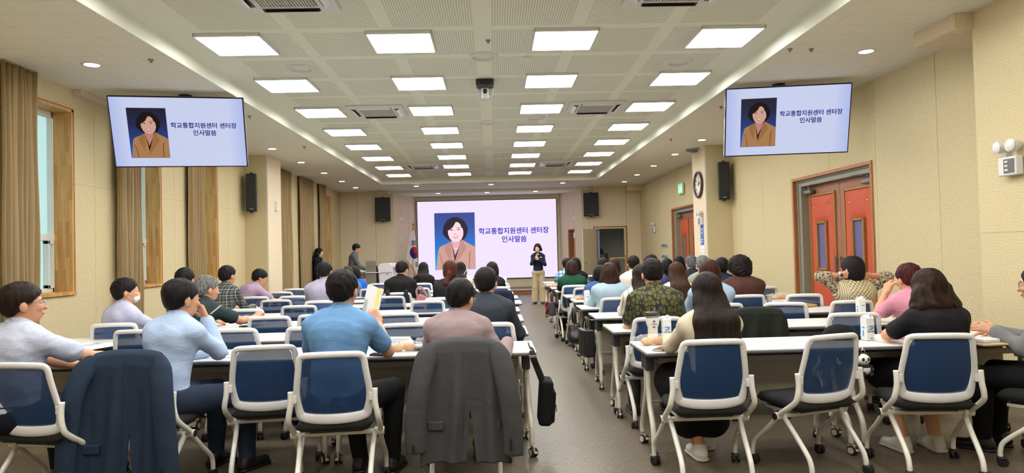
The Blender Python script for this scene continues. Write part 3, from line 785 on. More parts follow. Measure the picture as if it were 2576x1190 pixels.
wall_speaker(-4.80, 13.50, 2.71, .20, .75, math.radians(16), 'tall slim black loudspeaker on the left pillar')
wall_speaker(4.70, 13.45, 2.73, .22, .76, math.radians(-16), 'tall slim black loudspeaker on the right pillar')
wall_speaker(-3.58, 21.97, 2.885, .49, .77, math.radians(6), 'black box loudspeaker high on the front wall, window side of the stage')
wall_speaker(3.24, 21.97, 2.885, .49, .77, math.radians(-6), 'black box loudspeaker high on the front wall above the open door')
# clock
r = empty('wall_clock', (4.385, 14.08, 2.715)); R_ = Matrix.Rotation(-PI/2, 4, 'Y')
b = B(); lathe(b, [(.20, 0), (.265, 0), (.285, .02), (.28, .045), (.255, .055), (.235, .04), (.23, .01), (.2, .005)], 40, R_); from_bm('rim', b, plain('dark maroon clock rim', srgb(70, 40, 44), .35), r, True)
b = B(); lathe(b, [(.001, .012), (.236, .012), (.236, .004), (.001, .004)], 32, R_); from_bm('dial', b, plain('clock dial', srgb(232, 228, 216), .4), r)
for k in range(12):
    a = k*PI/6; s = str(12 if k == 0 else k)
    o = text('numeral', s, .062, M_black, r, (0, 0, 0), (PI/2, 0, -PI/2), .001, 'CENTER'); o.location = (-.014, -math.sin(a)*.185, math.cos(a)*.185-.022)
b = B()
for a, L, wd in ((math.radians(62), .11, .010), (math.radians(8), .165, .007)):
    d = Vector((0, -math.sin(a), math.cos(a))); cyl(b, Vector((-.018, 0, 0))-d*.02, Vector((-.018, 0, 0))+d*L, wd, wd*.4, 6)
from_bm('hands', b, M_black, r)
tag(r, 'round wall clock with dark maroon rim on the right pillar', 'clock')
# exit sign
M_exit = emit('green exit sign', srgb(70, 220, 130), 1.3)
r = empty('exit_sign', (XR-.01, 17.22, 2.92)); box('housing', (-.05, -.20, -.15), (0, .20, .15), plain('beige sign housing', srgb(206, 196, 170), .4), r, .01); box('green_face', (-.056, -.17, -.125), (-.048, .17, .125), M_exit, r)
b = B(); M_pic = emit('white pictogram', (1, 1, 1, 1), 1.4)
def rx(p): return [(a, z) for a, z in p]
fig = [[(-.02, .06), (.01, .08), (.03, .06), (.01, .04)], [(-.05, .03), (.03, .03), (.02, -.03), (-.03, -.03)], [(-.03, -.03), (-.07, -.09), (-.05, -.1), (.0, -.04)], [(.0, -.03), (.05, -.05), (.04, -.1), (.02, -.1), (.03, -.06)], [(.03, .03), (.07, .0), (.06, -.015), (.02, .01)]]
for f_ in fig: prism(b, f_, -.062, -.056, Matrix.Rotation(-PI/2, 4, 'Z'))
bx(b, (-.062, -.16, -.11), (-.056, -.15, .11)); bx(b, (-.062, .15, -.11), (-.056, .16, .11)); bmesh.ops.recalc_face_normals(b, faces=b.faces); from_bm('running_figure', b, M_pic, r)
tag(r, 'small green lit exit sign above the far padded door', 'sign')
# emergency lights
M_lens = plain('clear lamp lens', srgb(226, 226, 224), .15)
def emergency(x, y, z, face, lab, sc=1.0, heads=2):
    """face: unit x direction the unit looks along (-1 towards the room from the right wall)"""
    r = empty('emergency_light', (x, y, z)); r.scale = (sc, sc, sc)
    box('battery_box', (-.07, -.10, -.10), (0, .10, .06), M_white_pl, r, .008); box('control_panel', (-.074, -.085, -.08), (-.068, .03, .04), M_edge, r)
    b = B()
    for k in range(3): bx(b, (-.078, -.02, -.06+k*.035), (-.072, .015, -.045+k*.035))
    from_bm('switch_marks', b, M_white_pl, r)
    for k in range(heads):
        yy = (-.06, .06)[k] if heads == 2 else 0
        b = B(); cyl(b, (-.03, yy, .06), (-.03, yy, .11), .012, n=8); cyl(b, (-.02, yy, .15), (-.09, yy*1.3, .15), .042, .055, 16); from_bm('lamp_head', b, M_white_pl, r)
        b = B(); sph(b, (-.09, yy*1.3, .15), (.018, .052, .052), 14, 8); from_bm('lens', b, M_lens, r, True)
    return tag(r, lab, 'emergency light', 'twin-head emergency lights' if heads == 2 else None)
p = at(2552, 412, x=4.44); emergency(4.44, p.y, p.z, -1, 'white twin-head emergency light on the nearest right wall, at the frame edge', 1.0)
emergency(4.385, 13.98, 1.96, -1, 'twin-head emergency light on the right pillar under the clock')
emergency(XR-.01, 20.3, 1.98, -1, 'single-head emergency light on the far right wall', 1.0, 1)
# notices on the right pillar
M_blue_n = plain('blue notice', srgb(70, 110, 190), .5); M_paper = plain('white paper', srgb(232, 232, 236), .6); M_ink = plain('grey print', srgb(120, 124, 140), .6)
r = empty('blue_notice', (4.386, 13.98, 1.66)); box('board', (-.006, -.10, -.22), (0, .10, .22), M_blue_n, r)
b = B(); R2 = Matrix.Translation((-.006, 0, .07)) @ Matrix.Rotation(-PI/2, 4, 'Y'); 
for r0, r1 in ((.05, .058), (.03, .036)): lathe(b, [(r0, 0), (r1, 0), (r1, .002), (r0, .002)], 20, R2)
bx(b, (-.009, -.07, -.12), (-.006, .05, -.10)); bx(b, (-.009, -.03, -.17), (-.006, .07, -.15)); from_bm('white_marks', b, M_paper, r); tag(r, 'narrow blue notice with white ring emblem on the right pillar', 'notice')
r = empty('white_notice', (4.386, 13.96, 1.28)); box('sheet', (-.004, -.14, -.24), (0, .14, .14), M_paper, r)
b = B()
for z, a, c in ((.07, -.09, .06), (-.02, -.12, .12), (-.10, -.06, .05)): bx(b, (-.006, a, z), (-.004, c, z+.006))
from_bm('printed_lines', b, M_ink, r); tag(r, 'white paper notice below the blue one on the right pillar', 'notice')
# switch plates on the far right wall
for z, l in ((1.47, 'upper'), (1.15, 'lower')):
    r = empty('switch_plate', (XR-.008, 19.2, z)); box('plate', (-.012, -.36, -.07), (0, .36, .07), M_white_pl, r, .004)
    b = B()
    for k in range(7):
        y_ = -.30+k*.1; bx(b, (-.018, y_-.02, -.045), (-.011, y_+.025, .045 if k % 3 else .0))
    from_bm('switches', b, M_black, r); tag(r, 'white plate with black switches on the far right wall, %s one' % l, 'switch', 'wall switch plates')
# thermostats, switches near the stage
for (px, py, yy, l, wz) in ((1007, 552, 22.72, 'on the left alcove cheek', .14), (1447, 548, 22.75, 'on the right alcove cheek', .14), (693, 519, None, 'on the side of the left pillar', .2), (1006, 604, 22.72, 'low on the left alcove cheek', .2), (1447, 592, 22.75, 'low on the right alcove cheek', .2)):
    if yy: q = at(px, py, y=yy)
    else: q = at(px, py, x=-4.56)
    r = empty('wall_control', q); r.rotation_euler.z = 0 if yy else PI/2
    if yy: r.location.y = yy - .02; r.rotation_euler.z = math.radians(60 if px < 1200 else -60)
    big = 'low' not in l
    box('body', (-.11 if big and yy else -.05, -.05, -wz/2), (.11 if big and yy else .05, .04, wz/2), M_white_pl, r, .01)
    box('dial', (-.03, -.056, -.03), (.03, -.05, .03), M_frame_w, r, .004)
    tag(r, 'small white wall control box '+l, 'wall control')

# storeroom shelf
r = empty('storage_rack', (3.62, 23.3, 0)); b = B()
for x in (-.3, .3):
    for y in (-.18, .18): bx(b, (x-.02, y-.02, 0), (x+.02, y+.02, 1.25))
for z in (.3, .62, .95, 1.22): bx(b, (-.32, -.2, z), (.32, .2, z+.03))
from_bm('frame', b, M_black, r); box('box_unit', (.0, -.2, .66), (.25, .1, .93), M_bshelf, r, .01); tag(r, 'dark metal rack in the store room seen through the open door', 'rack')
for k, (x, rr) in enumerate(((3.45, .07), (3.62, .05), (3.75, .05))):
    r = empty('storage_jar', (x, 23.25, 1.25)); b = B(); lathe(b, [(rr, 0), (rr*1.1, .05), (rr*1.05, .13), (rr*.6, .16), (rr*.6, .18)], 14); from_bm('body', b, M_bshelf, r, True)
    tag(r, 'small dark container on top of the store room rack, %s of three' % ('left', 'middle', 'right')[k], 'container', 'containers on the store room rack')

# national flag on a pole
r = empty('flag_on_stand', (-2.62, 22.15, 0.15)); b = B(); cyl(b, (0, 0, 0), (0, 0, 2.15), .014, n=10); from_bm('pole', b, M_stage, r)
b = B(); lathe(b, [(.16, 0), (.17, .02), (.05, .05), (.03, .10)], 20); from_bm('base', b, M_chrome, r, True)
b = B(); sph(b, (0, 0, 2.22), .04, 14, 10); cyl(b, (0, 0, 2.1), (0, 0, 2.19), .02, .012, 10); from_bm('finial', b, plain('gold finial', srgb(180, 130, 60), .3, .8), r, True)
MF = [plain('white flag cloth', srgb(222, 216, 224), .8), plain('flag red', srgb(190, 30, 50), .8), plain('flag blue', srgb(30, 36, 120), .8), plain('flag black', srgb(26, 26, 34), .8), plain('gold fringe', srgb(224, 160, 40), .6, bumps=(90, .6, .01))]
b = B(); nu, nv = 64, 120; g = {}
def fl_pos(u, v):   # u across, v down
    z = 2.05 - 1.55*v - .38*(1-abs(2*u-1))*0 
    hw = .03 + .18*v**.8
    xl = -hw*1.0; xr = hw*.92
    zz = 2.03 - v*(1.0 + .62*u)
    xx = xl + (xr-xl)*u - .03*v
    yy = -.05 - .05*math.sin(u*PI*3.2+1.0)*min(1, v*2.5) - .03*math.sin(u*9+v*3)*v
    return xx, yy, zz
for i in range(nu+1):
    for j in range(nv+1): g[i, j] = b.verts.new(fl_pos(i/nu, j/nv))
for i in range(nu):
    for j in range(nv):
        f = b.faces.new((g[i, j], g[i, j+1], g[i+1, j+1], g[i+1, j])); u, v = (i+.5)/nu, (j+.5)/nv
        x, _, z = fl_pos(u, v); mi = 0; cx, cz = .02, 1.29; dx, dz = (x-cx)/.145, (z-cz)/.20; rr = dx*dx+dz*dz
        if rr < 1:
            aa = math.radians(35); ex, ez = dx*math.cos(aa)+dz*math.sin(aa), -dx*math.sin(aa)+dz*math.cos(aa)
            red = ez > 0
            if (ex+.5)**2+ez*ez < .25: red = True
            if (ex-.5)**2+ez*ez < .25: red = False
            aa = 0; red = (dx > 0) if True else red
            if dx*dx+(dz-.5)**2 < .25: red = True
            if dx*dx+(dz+.5)**2 < .25: red = False
            mi = 1 if red else 2
        for zc in (1.67, 1.615, 1.56):
            if abs(z-zc) < .015 and -.06 < x < .075: mi = 3
        for zc in (.96, .905, .85):
            if abs(z-zc) < .015 and .05 < x < .17 and not .115 < x < .127: mi = 3
        if v > .93: mi = 4
        f.material_index = mi
from_bm('cloth', b, MF, r, True)
b = B(); tube(b, spline([(.0, -.03, 2.1), (.05, -.12, 2.0), (.07, -.13, 1.85)], 5), .008, 6); tube(b, [(-.02, -.03, 2.07), (-.05, -.04, 2.0)], .015, 6); from_bm('gold_cord', b, MF[4], r, True)
tag(r, 'white national flag with red and blue disc and gold fringe beside the screen', 'flag')

# lectern desk
r = empty('lectern', (-3.07, 18.0, 0)); M_lg = plain('warm grey lectern panel', srgb(122, 118, 108), .5); M_lw = plain('pale lectern shell', srgb(212, 208, 218), .35)
b = B(); prism(b, [(-.28, .12), (-.01, .12), (-.01, 1.22), (-.04, 1.25), (-.25, 1.25), (-.28, 1.22)], -.36, -.32); from_bm('front_panel', b, M_lg, r)
b = B()
for k in range(10):
    for j in range(2): 
        if j or k % 3: bx(b, (-.24+k*.021, -.365, 1.05+j*.05), (-.232+k*.021, -.358, 1.062+j*.05))
from_bm('vent_holes', b, M_black, r)
b = B(); bx(b, (-.28, -.39, .93), (.12, -.34, .95), .004); from_bm('hand_rail', b, M_lw, r)
b = B(); bx(b, (-.02, -.30, .05), (.10, .30, 1.12), .02); from_bm('recess', b, M_black, r)
b = B(); pf = [(.10, .05), (.45, .05), (.42, .9), (.40, 1.12), (.36, 1.17), (.10, 1.17), (.02, 1.10), (.06, .95)]; prism(b, pf, -.34, .34); bmesh.ops.bevel(b, geom=list(b.edges), offset=.012, segments=2, affect='EDGES'); from_bm('cabinet_shell', b, M_lw, r)
b = B(); bx(b, (.12, -.346, .93), (.40, -.338, .938)); bx(b, (.26, -.35, .88), (.30, -.338, .90)); from_bm('drawer_line', b, M_black, r)
b = B(); bx(b, (.40, -.2, 1.06), (.62, .2, 1.17), .01); from_bm('side_tray', b, M_lw, r)
b = B(); bx(b, (-.62, -.28, .92), (-.26, .28, .95), .004); bx(b, (-.58, -.25, .0), (-.54, .25, .92)); bx(b, (-.5, -.24, .78), (-.36, .2, .90)); from_bm('side_table', b, M_lg, r)
b = B(); bx(b, (-.55, -.2, .955), (-.34, .1, .99), .01); from_bm('keyboard_unit', b, M_white_pl, r)
tag(r, 'grey and white electronic lectern cabinet beside the man in grey', 'lectern')

# ================================================================== CASTERS, TABLES, CHAIRS
def caster_bm(b, x, y, white=False, ang=0.0, r=.03):
    M_ = Matrix.Translation((x, y, r)) @ Matrix.Rotation(ang, 4, 'Z')
    n0 = len(b.verts)
    pass
def wheel(parent, x, y, ang, r=.028, white=False):
    b = B(); M_ = Matrix.Translation((x, y, r)) @ Matrix.Rotation(ang, 4, 'Z')
    for s in (-1, 1):
        lathe(b, [(r*.3, 0), (r*.86, 0), (r, .004), (r, .014), (r*.86, .018), (r*.3, .018)], 16, M_ @ Matrix.Translation((s*.006 if s > 0 else -.024, -.012, 0)) @ Matrix.Rotation(PI/2, 4, 'Y'))
    w_ = from_bm('wheel', b, M_black, parent)
    if white:
        b = B()
        for s in (-1, 1): cyl(b, M_ @ Vector((s*.023, -.012, 0)), M_ @ Vector((s*.0262, -.012, 0)), r*.68, n=16)
        bx(b, (-.005, -.03, -.01), (.005, .02, r*1.25), .002, 1, M_); cyl(b, M_ @ Vector((0, .004, r*.8)), M_ @ Vector((0, .004, r*1.9)), .007, n=8)
        bx(b, (-.012, -.055, -.002), (.012, -.03, .010), .002, 1, M_)
        from_bm('hub', b, M_cream_m, w_)
    else:
        b = B(); bx(b, (-.024, -.036, r*.2), (.024, .018, r*1.15), .010, 2, M_); cyl(b, M_ @ Vector((0, .004, r)), M_ @ Vector((0, .004, r*1.75)), .011, n=8)
        from_bm('hub', b, M_black, w_)
TL, TD = 1.40, .55
def make_table():
    r = empty('training_table')
    b = B(); bx(b, (-TL/2+.002, -TD/2, .700), (TL/2-.002, TD/2, .7205), .006, 2); from_bm('tabletop', b, M_top, r)
    b = B(); bx(b, (-TL/2+.001, -TD/2-.003, .690), (TL/2-.001, TD/2+.003, .7135), .009, 2); from_bm('edge_band', b, M_edge, r)
    b = B(); bx(b, (-TL/2+.11, .14, .31), (TL/2-.11, .155, .64), .004); bx(b, (-TL/2+.11, .125, .30), (TL/2-.11, .17, .318), .004); from_bm('modesty_panel', b, M_modesty, r)
    b = B(); bx(b, (-TL/2+.14, -.02, .60), (TL/2-.14, .125, .612), .003); bx(b, (-TL/2+.14, -.03, .60), (TL/2-.14, -.018, .64), .003); bx(b, (-TL/2+.10, .05, .64), (TL/2-.10, .09, .685), .004); from_bm('cable_tray', b, M_modesty, r)
    for s in (-1, 1):
        x = s*(TL/2-.065)
        b = B(); bx(b, (x-.028, -.075, .565), (x+.028, .0, .690), .008, 2); bx(b, (x-.028, .004, .565), (x+.028, .07, .690), .008, 2); bx(b, (x-.02, -.18, .665), (x+.02, .18, .69), .004); from_bm('fold_bracket', b, M_edge if False else plain('dark bracket plastic', srgb(58, 58, 60), .5), r)
        b = B(); tube(b, spline([(x+s*.0, -.04, .60), (x+s*.006, -.05, .46), (x+s*.012, -.10, .34), (x+s*.018, -.20, .22), (x+s*.02, -.225, .12), (x+s*.02, -.226, .075)], 5), .0185, 12); from_bm('leg', b, M_cream_m, r, True)
        b = B(); tube(b, spline([(x, .035, .60), (x, .05, .40), (x, .16, .22), (x, .205, .13), (x, .206, .075)], 5), .0185, 12); from_bm('leg', b, M_cream_m, r, True)
        b = B(); tube(b, [(x-s*.03, .03, .655), (x-s*.13, .03, .655), (x-s*.13, -.12, .66)], .006, 6); from_bm('fold_lever', b, M_black, r)
        wheel(r, x+s*.02, -.226, .3*s+.2, .031, True); wheel(r, x, .206, -.5*s, .031, True)
    return r
def by_(x, z):
    t = (z-.47)/.39
    return -.205 - .075*t - .012*math.sin(t*PI) + .035*(x/.21)**2
def make_chair():
    r = empty('mesh_back_chair')
    # black seat pad
    b = B(); n = 14; P = {}
    def hs(i, j, top):
        u, v = i/n*2-1, j/n*2-1
        sx = math.copysign(abs(u)**.8, u); e_ = max(0, 1-(abs(u)**6+abs(v)**6)*.5)
        x = .225*u*(1-.06*v*v); y = .215*v+.01 - .01*u*u
        d = 1-max(abs(u), abs(v))**9
        z = .420 + (.040*d + .006*(abs(u)**2) if top else -.036*d)
        if v > .6 and top: z -= .012*((v-.6)/.4)**2
        return x, y, z
    for tp in (1, 0):
        for i in range(n+1):
            for j in range(n+1):
                if not tp and (i in (0, n) or j in (0, n)): P[i, j, 0] = P[i, j, 1]
                else: P[i, j, tp] = b.verts.new(hs(i, j, tp))
    for i in range(n):
        for j in range(n):
            b.faces.new((P[i, j, 1], P[i+1, j, 1], P[i+1, j+1, 1], P[i, j+1, 1])); b.faces.new((P[i, j, 0], P[i, j+1, 0], P[i+1, j+1, 0], P[i+1, j, 0]))
    from_bm('seat', b, M_seat, r, True)
    b = B(); bx(b, (-.15, -.14, .372), (.15, .15, .392), .006); from_bm('seat_pan', b, M_black, r)
    # back frame loop
    half = [(0, .866), (.10, .864), (.170, .858), (.192, .835), (.200, .78), (.214, .68), (.219, .62), (.214, .56), (.206, .51), (.188, .478), (.12, .464), (0, .460)]
    loop = half + [(-x, z) for x, z in half[-2:0:-1]]
    sp = []
    N_ = len(loop)
    for i in range(N_):
        p0, p1, p2, p3 = loop[i-1], loop[i], loop[(i+1) % N_], loop[(i+2) % N_]
        for k in range(4):
            t = k/4; sp.append(tuple(.5*((2*p1[a])+(-p0[a]+p2[a])*t+(2*p0[a]-5*p1[a]+4*p2[a]-p3[a])*t*t+(-p0[a]+3*p1[a]-3*p2[a]+p3[a])*t**3) for a in (0, 1)))
    b = B(); tube(b, [(x*.93, by_(x, z),   .658+(z-.665)*.93) for x, z in sp], 0, 10, True, flat=lambda i: (.0185 + .014*max(0, (.56-sp[i][1])/.1) + .004*max(0, (.68-abs(sp[i][1]-.62)*6))*0, .0125))
    bmesh.ops.recalc_face_normals(b, faces=b.faces); from_bm('back_frame', b, M_white_pl, r, True)
    b = B(); cen = (0, .66); rings = []
    for q in range(7):
        k = .90*q/6 + .001; rings.append([b.verts.new((x*k*.93, by_(x*k, cen[1]+(z-cen[1])*k)+.002, cen[1]-.004+(z-cen[1])*k*.93)) for x, z in sp])
    for A_, B_ in zip(rings, rings[1:]):
        for k in range(len(sp)): b.faces.new((A_[k], A_[(k+1) % len(sp)], B_[(k+1) % len(sp)], B_[k]))
    b.faces.new(rings[0]); bmesh.ops.recalc_face_normals(b, faces=b.faces); from_bm('mesh_panel', b, M_mesh, r, True)
    for s in (-1, 1):
        b = B(); tube(b, spline([(s*.235, -.215, .635), (s*.236, -.222, .56), (s*.246, -.222, .50), (s*.252, -.20, .455), (s*.252, -.10, .385), (s*.25, -.05, .352)], 5), .0165, 12); from_bm('back_support', b, M_white_m, r, True)
        b = B(); bx(b, (s*.20, -.225, .565), (s*.235, -.195, .615), .006, 2); from_bm('mount_block', b, M_white_pl, r)
        b = B(); cyl(b, (s*.215, -.05, .348), (s*.272, -.05, .348), .024, n=16); from_bm('hub', b, M_white_m, r)
        b = B(); cyl(b, (s*.270, -.05, .348), (s*.276, -.05, .348), .021, n=16); from_bm('end_cap', b, M_black, r)
        b = B(); tube(b, spline([(s*.215, -.06, .345), (s*.208, -.13, .27), (s*.203, -.24, .15), (s*.203, -.268, .09), (s*.203, -.270, .055)], 5), .0155, 12); from_bm('leg', b, M_white_m, r, True)
        b = B(); tube(b, spline([(s*.248, -.04, .335), (s*.252, .05, .25), (s*.262, .155, .155), (s*.264, .178, .10), (s*.264, .18, .055)], 5), .0145, 12); from_bm('leg', b, M_white_m, r, True)
        wheel(r, s*.203, -.27, .4*s); wheel(r, s*.264, .18, -.3*s+.2)
    b = B(); bx(b, (-.215, -.072, .336), (.215, -.03, .360), .008, 2); bx(b, (-.17, -.03, .355), (-.13, .16, .374)); bx(b, (.13, -.03, .355), (.17, .16, .374)); from_bm('cross_bar', b, M_white_m, r)
    return r
tab0 = make_table(); cha0 = make_chair(); used = {'t': 0, 'c': 0}
def put(kind, x, y, rz, label, group):
    o = tab0 if kind == 't' else cha0
    if used[kind]: o = copy_tree(o)
    used[kind] += 1
    o.location = (x, y, 0); o.rotation_euler = (0, 0, rz)
    return tag(o, label, 'table' if kind == 't' else 'chair', group)
FR = [4.56, 5.60, 6.68, 7.76, 8.86, 9.88, 10.92, 11.96, 12.96, 13.96]
LXE = [.275, .275, .285, .29, .36, .35, .31, .29, .31, .31]
FRR = [4.37, 5.54, 6.67, 7.76, 8.84, 9.76, 10.95, 12.02, 13.1, 14.2]
RXE = [.98, .97, 1.0, 1.0, 1.05, 1.04, 1.02, 1.03, 1.04, 1.05]
pos_ = ['aisle end', 'middle', 'wall end']
rw = ['nearest the camera', 'second from the camera', 'third from the camera', 'fourth from the camera', 'fifth from the camera', 'sixth from the camera', 'seventh from the camera', 'eighth from the camera', 'ninth from the camera', 'row closest to the stage']
for k in range(10):
    for i in range(3):
        put('t', LXE[k]-TL/2-i*1.403, FR[k]+TD/2, 0, 'white training table, window-side block, row %s, %s' % (rw[k], pos_[i]), 'training tables in the window-side block')
        xo = RXE[k]+TL/2+i*1.403
        if i == 2: continue
        put('t', xo, FRR[k]+TD/2, 0, 'white training table, door-side block, row %s, %s' % (rw[k], ('aisle end', 'wall end')[i] if i < 2 else ''), 'training tables in the door-side block')

# ---- chairs: (x, y of back top, turn in degrees, label)
def chair(px, py, rz, label, grp='blue mesh chairs', zt=.86, y=None):
    p = at(px, py, z=zt) if y is None else at(px, py, y=y)
    a = math.radians(rz)
    put('c', p.x - .27*math.sin(a), p.y + .27*math.cos(a), a, label, grp)
    return p
CH = [
 (40, 912, -12, 'blue mesh chair at the left frame edge under the man in glasses'),
 (322, 893, -4, 'chair draped with the navy jacket, front of the window-side block'),
 (663, 868, 7, 'empty blue mesh chair standing between the navy jacket chair and the blue-shirt man'),
 (832, 885, 5, 'blue mesh chair under the man in the bright blue short-sleeved shirt'),
 (1165, 862, 0, 'chair hidden under the dark grey jacket at the aisle end'),
 (284, 813, 6, 'chair of the masked man in the lavender shirt'),
 (345, 829, 0, 'empty blue mesh chair just left of the man in the pale blue long-sleeved shirt'),
 (583, 826, 0, 'empty blue mesh chair just right of the pale blue long-sleeved shirt man'),
 (676, 795, 2, 'empty blue mesh chair in the gap between the two men in blue shirts'),
 (780, 821, 0, 'empty chair mostly hidden by the left arm of the bright blue shirt man, lower one'),
 (800, 790, 0, 'empty chair half hidden by the shoulder of the bright blue shirt man, upper one'),
 (751, 768, 4, 'empty blue mesh chair left of the bright blue shirt man at shoulder height'),
 (693, 754, 3, 'empty blue mesh chair below the lilac-shirted young man, to his right'),
 (616, 777, 0, 'empty chair in front of the grey-haired man leaning on his elbow'),
 (640, 746, 0, 'blue mesh chair under the lilac-shirted young man with glasses'),
 (736, 744, 0, 'empty chair left of the lavender-shirted man, nearer of the two'),
 (704, 734, 0, 'empty chair just right of the lilac-shirted young man arm'),
 (740, 726, 0, 'empty chair by the curtains, farthest on the window side'),
 (805, 756, 0, 'blue mesh chair under the lavender-shirted man with thick black hair'),
 (980, 745, 3, 'empty blue mesh chair right of the held-up booklet'),
 (1075, 756, 2, 'empty blue mesh chair left of the ponytail, behind the mauve-shirt man'),
 (999, 786, 2, 'empty blue mesh chair behind the bread bags, farther of the two'),
 (1015, 812.6, 3, 'empty blue mesh chair just beyond the bread bags, nearer of the two'),
 (935, 726, 0, 'chair behind the brown-haired person in grey blue'),
 (999, 736, 0, 'blue mesh chair of the black polo man with backpack straps over it'),
 (1060, 712, 0, 'blue mesh chair of the long-haired woman in black'),
 (1050, 724, 0, 'empty chair between the black polo man and the pink handbag'),
 (1108, 748, 0, 'chair of the woman with the auburn ponytail'),
 (1230, 811, 0, 'chair of the man in the dark grey suit'),
 (1240, 737, 0, 'chair with a navy garment over its side, behind the dark grey suit shoulder'),
 (1250, 721, 0, 'chair of the brown bob woman in dark clothes left of the aisle'),
 (954, 713, 0, 'empty far chair just left of the black polo man shoulder'),
 (1446, 717, 0, 'blue mesh chair of the woman in the green sweater'),
 (1477, 723, 0, 'empty blue mesh chair right of the green sweater, with a water carton before it'),
 (1500, 692, 0, 'single far chair before the open store room door'),
 (1555, 748, -3, 'empty chair between the light blue jacket woman and the striped blouse'),
 (1655, 797, 0, 'chair of the man in the leaf-print shirt'),
 (1882, 741, 0, 'blue mesh chair of the curly-haired person in brown'),
 (1820, 763, 0, 'chair of the auburn bob woman in light blue, partly behind the long black hair'),
 (1920, 721, 0, 'empty chair right of the curly-haired person near the wall'),
 (2025, 739, -6, 'empty blue mesh chair left of the woman in the knit vest'),
 (1976, 760, -14, 'empty blue mesh chair below and left of the knit vest woman'),
 (1905, 786, 0, 'chair covered with the dark green jacket'),
 (2145, 755, -6, 'blue mesh chair of the woman in the cream knit vest'),
 (2150, 786, -8, 'empty blue mesh chair behind the nearer water carton'),
 (2378, 781, 0, 'blue mesh chair of the person in the pink blouse'),
 (1795, 853, 0, 'blue mesh chair under the woman with very long straight black hair'),
 (2100, 840, 17, 'empty blue mesh chair turned aside between the two nearest women'),
 (2368, 838, -8, 'blue mesh chair behind the woman in the black polo shirt'),
]
CHP = {}
for px, py, rz, lab in CH: CHP[px] = chair(px, py, rz, lab)
p = at(2600, 1130, z=0); put('c', 3.42, 4.12, math.radians(38), 'chair at the right frame edge of which one leg with castor shows', 'blue mesh chairs')

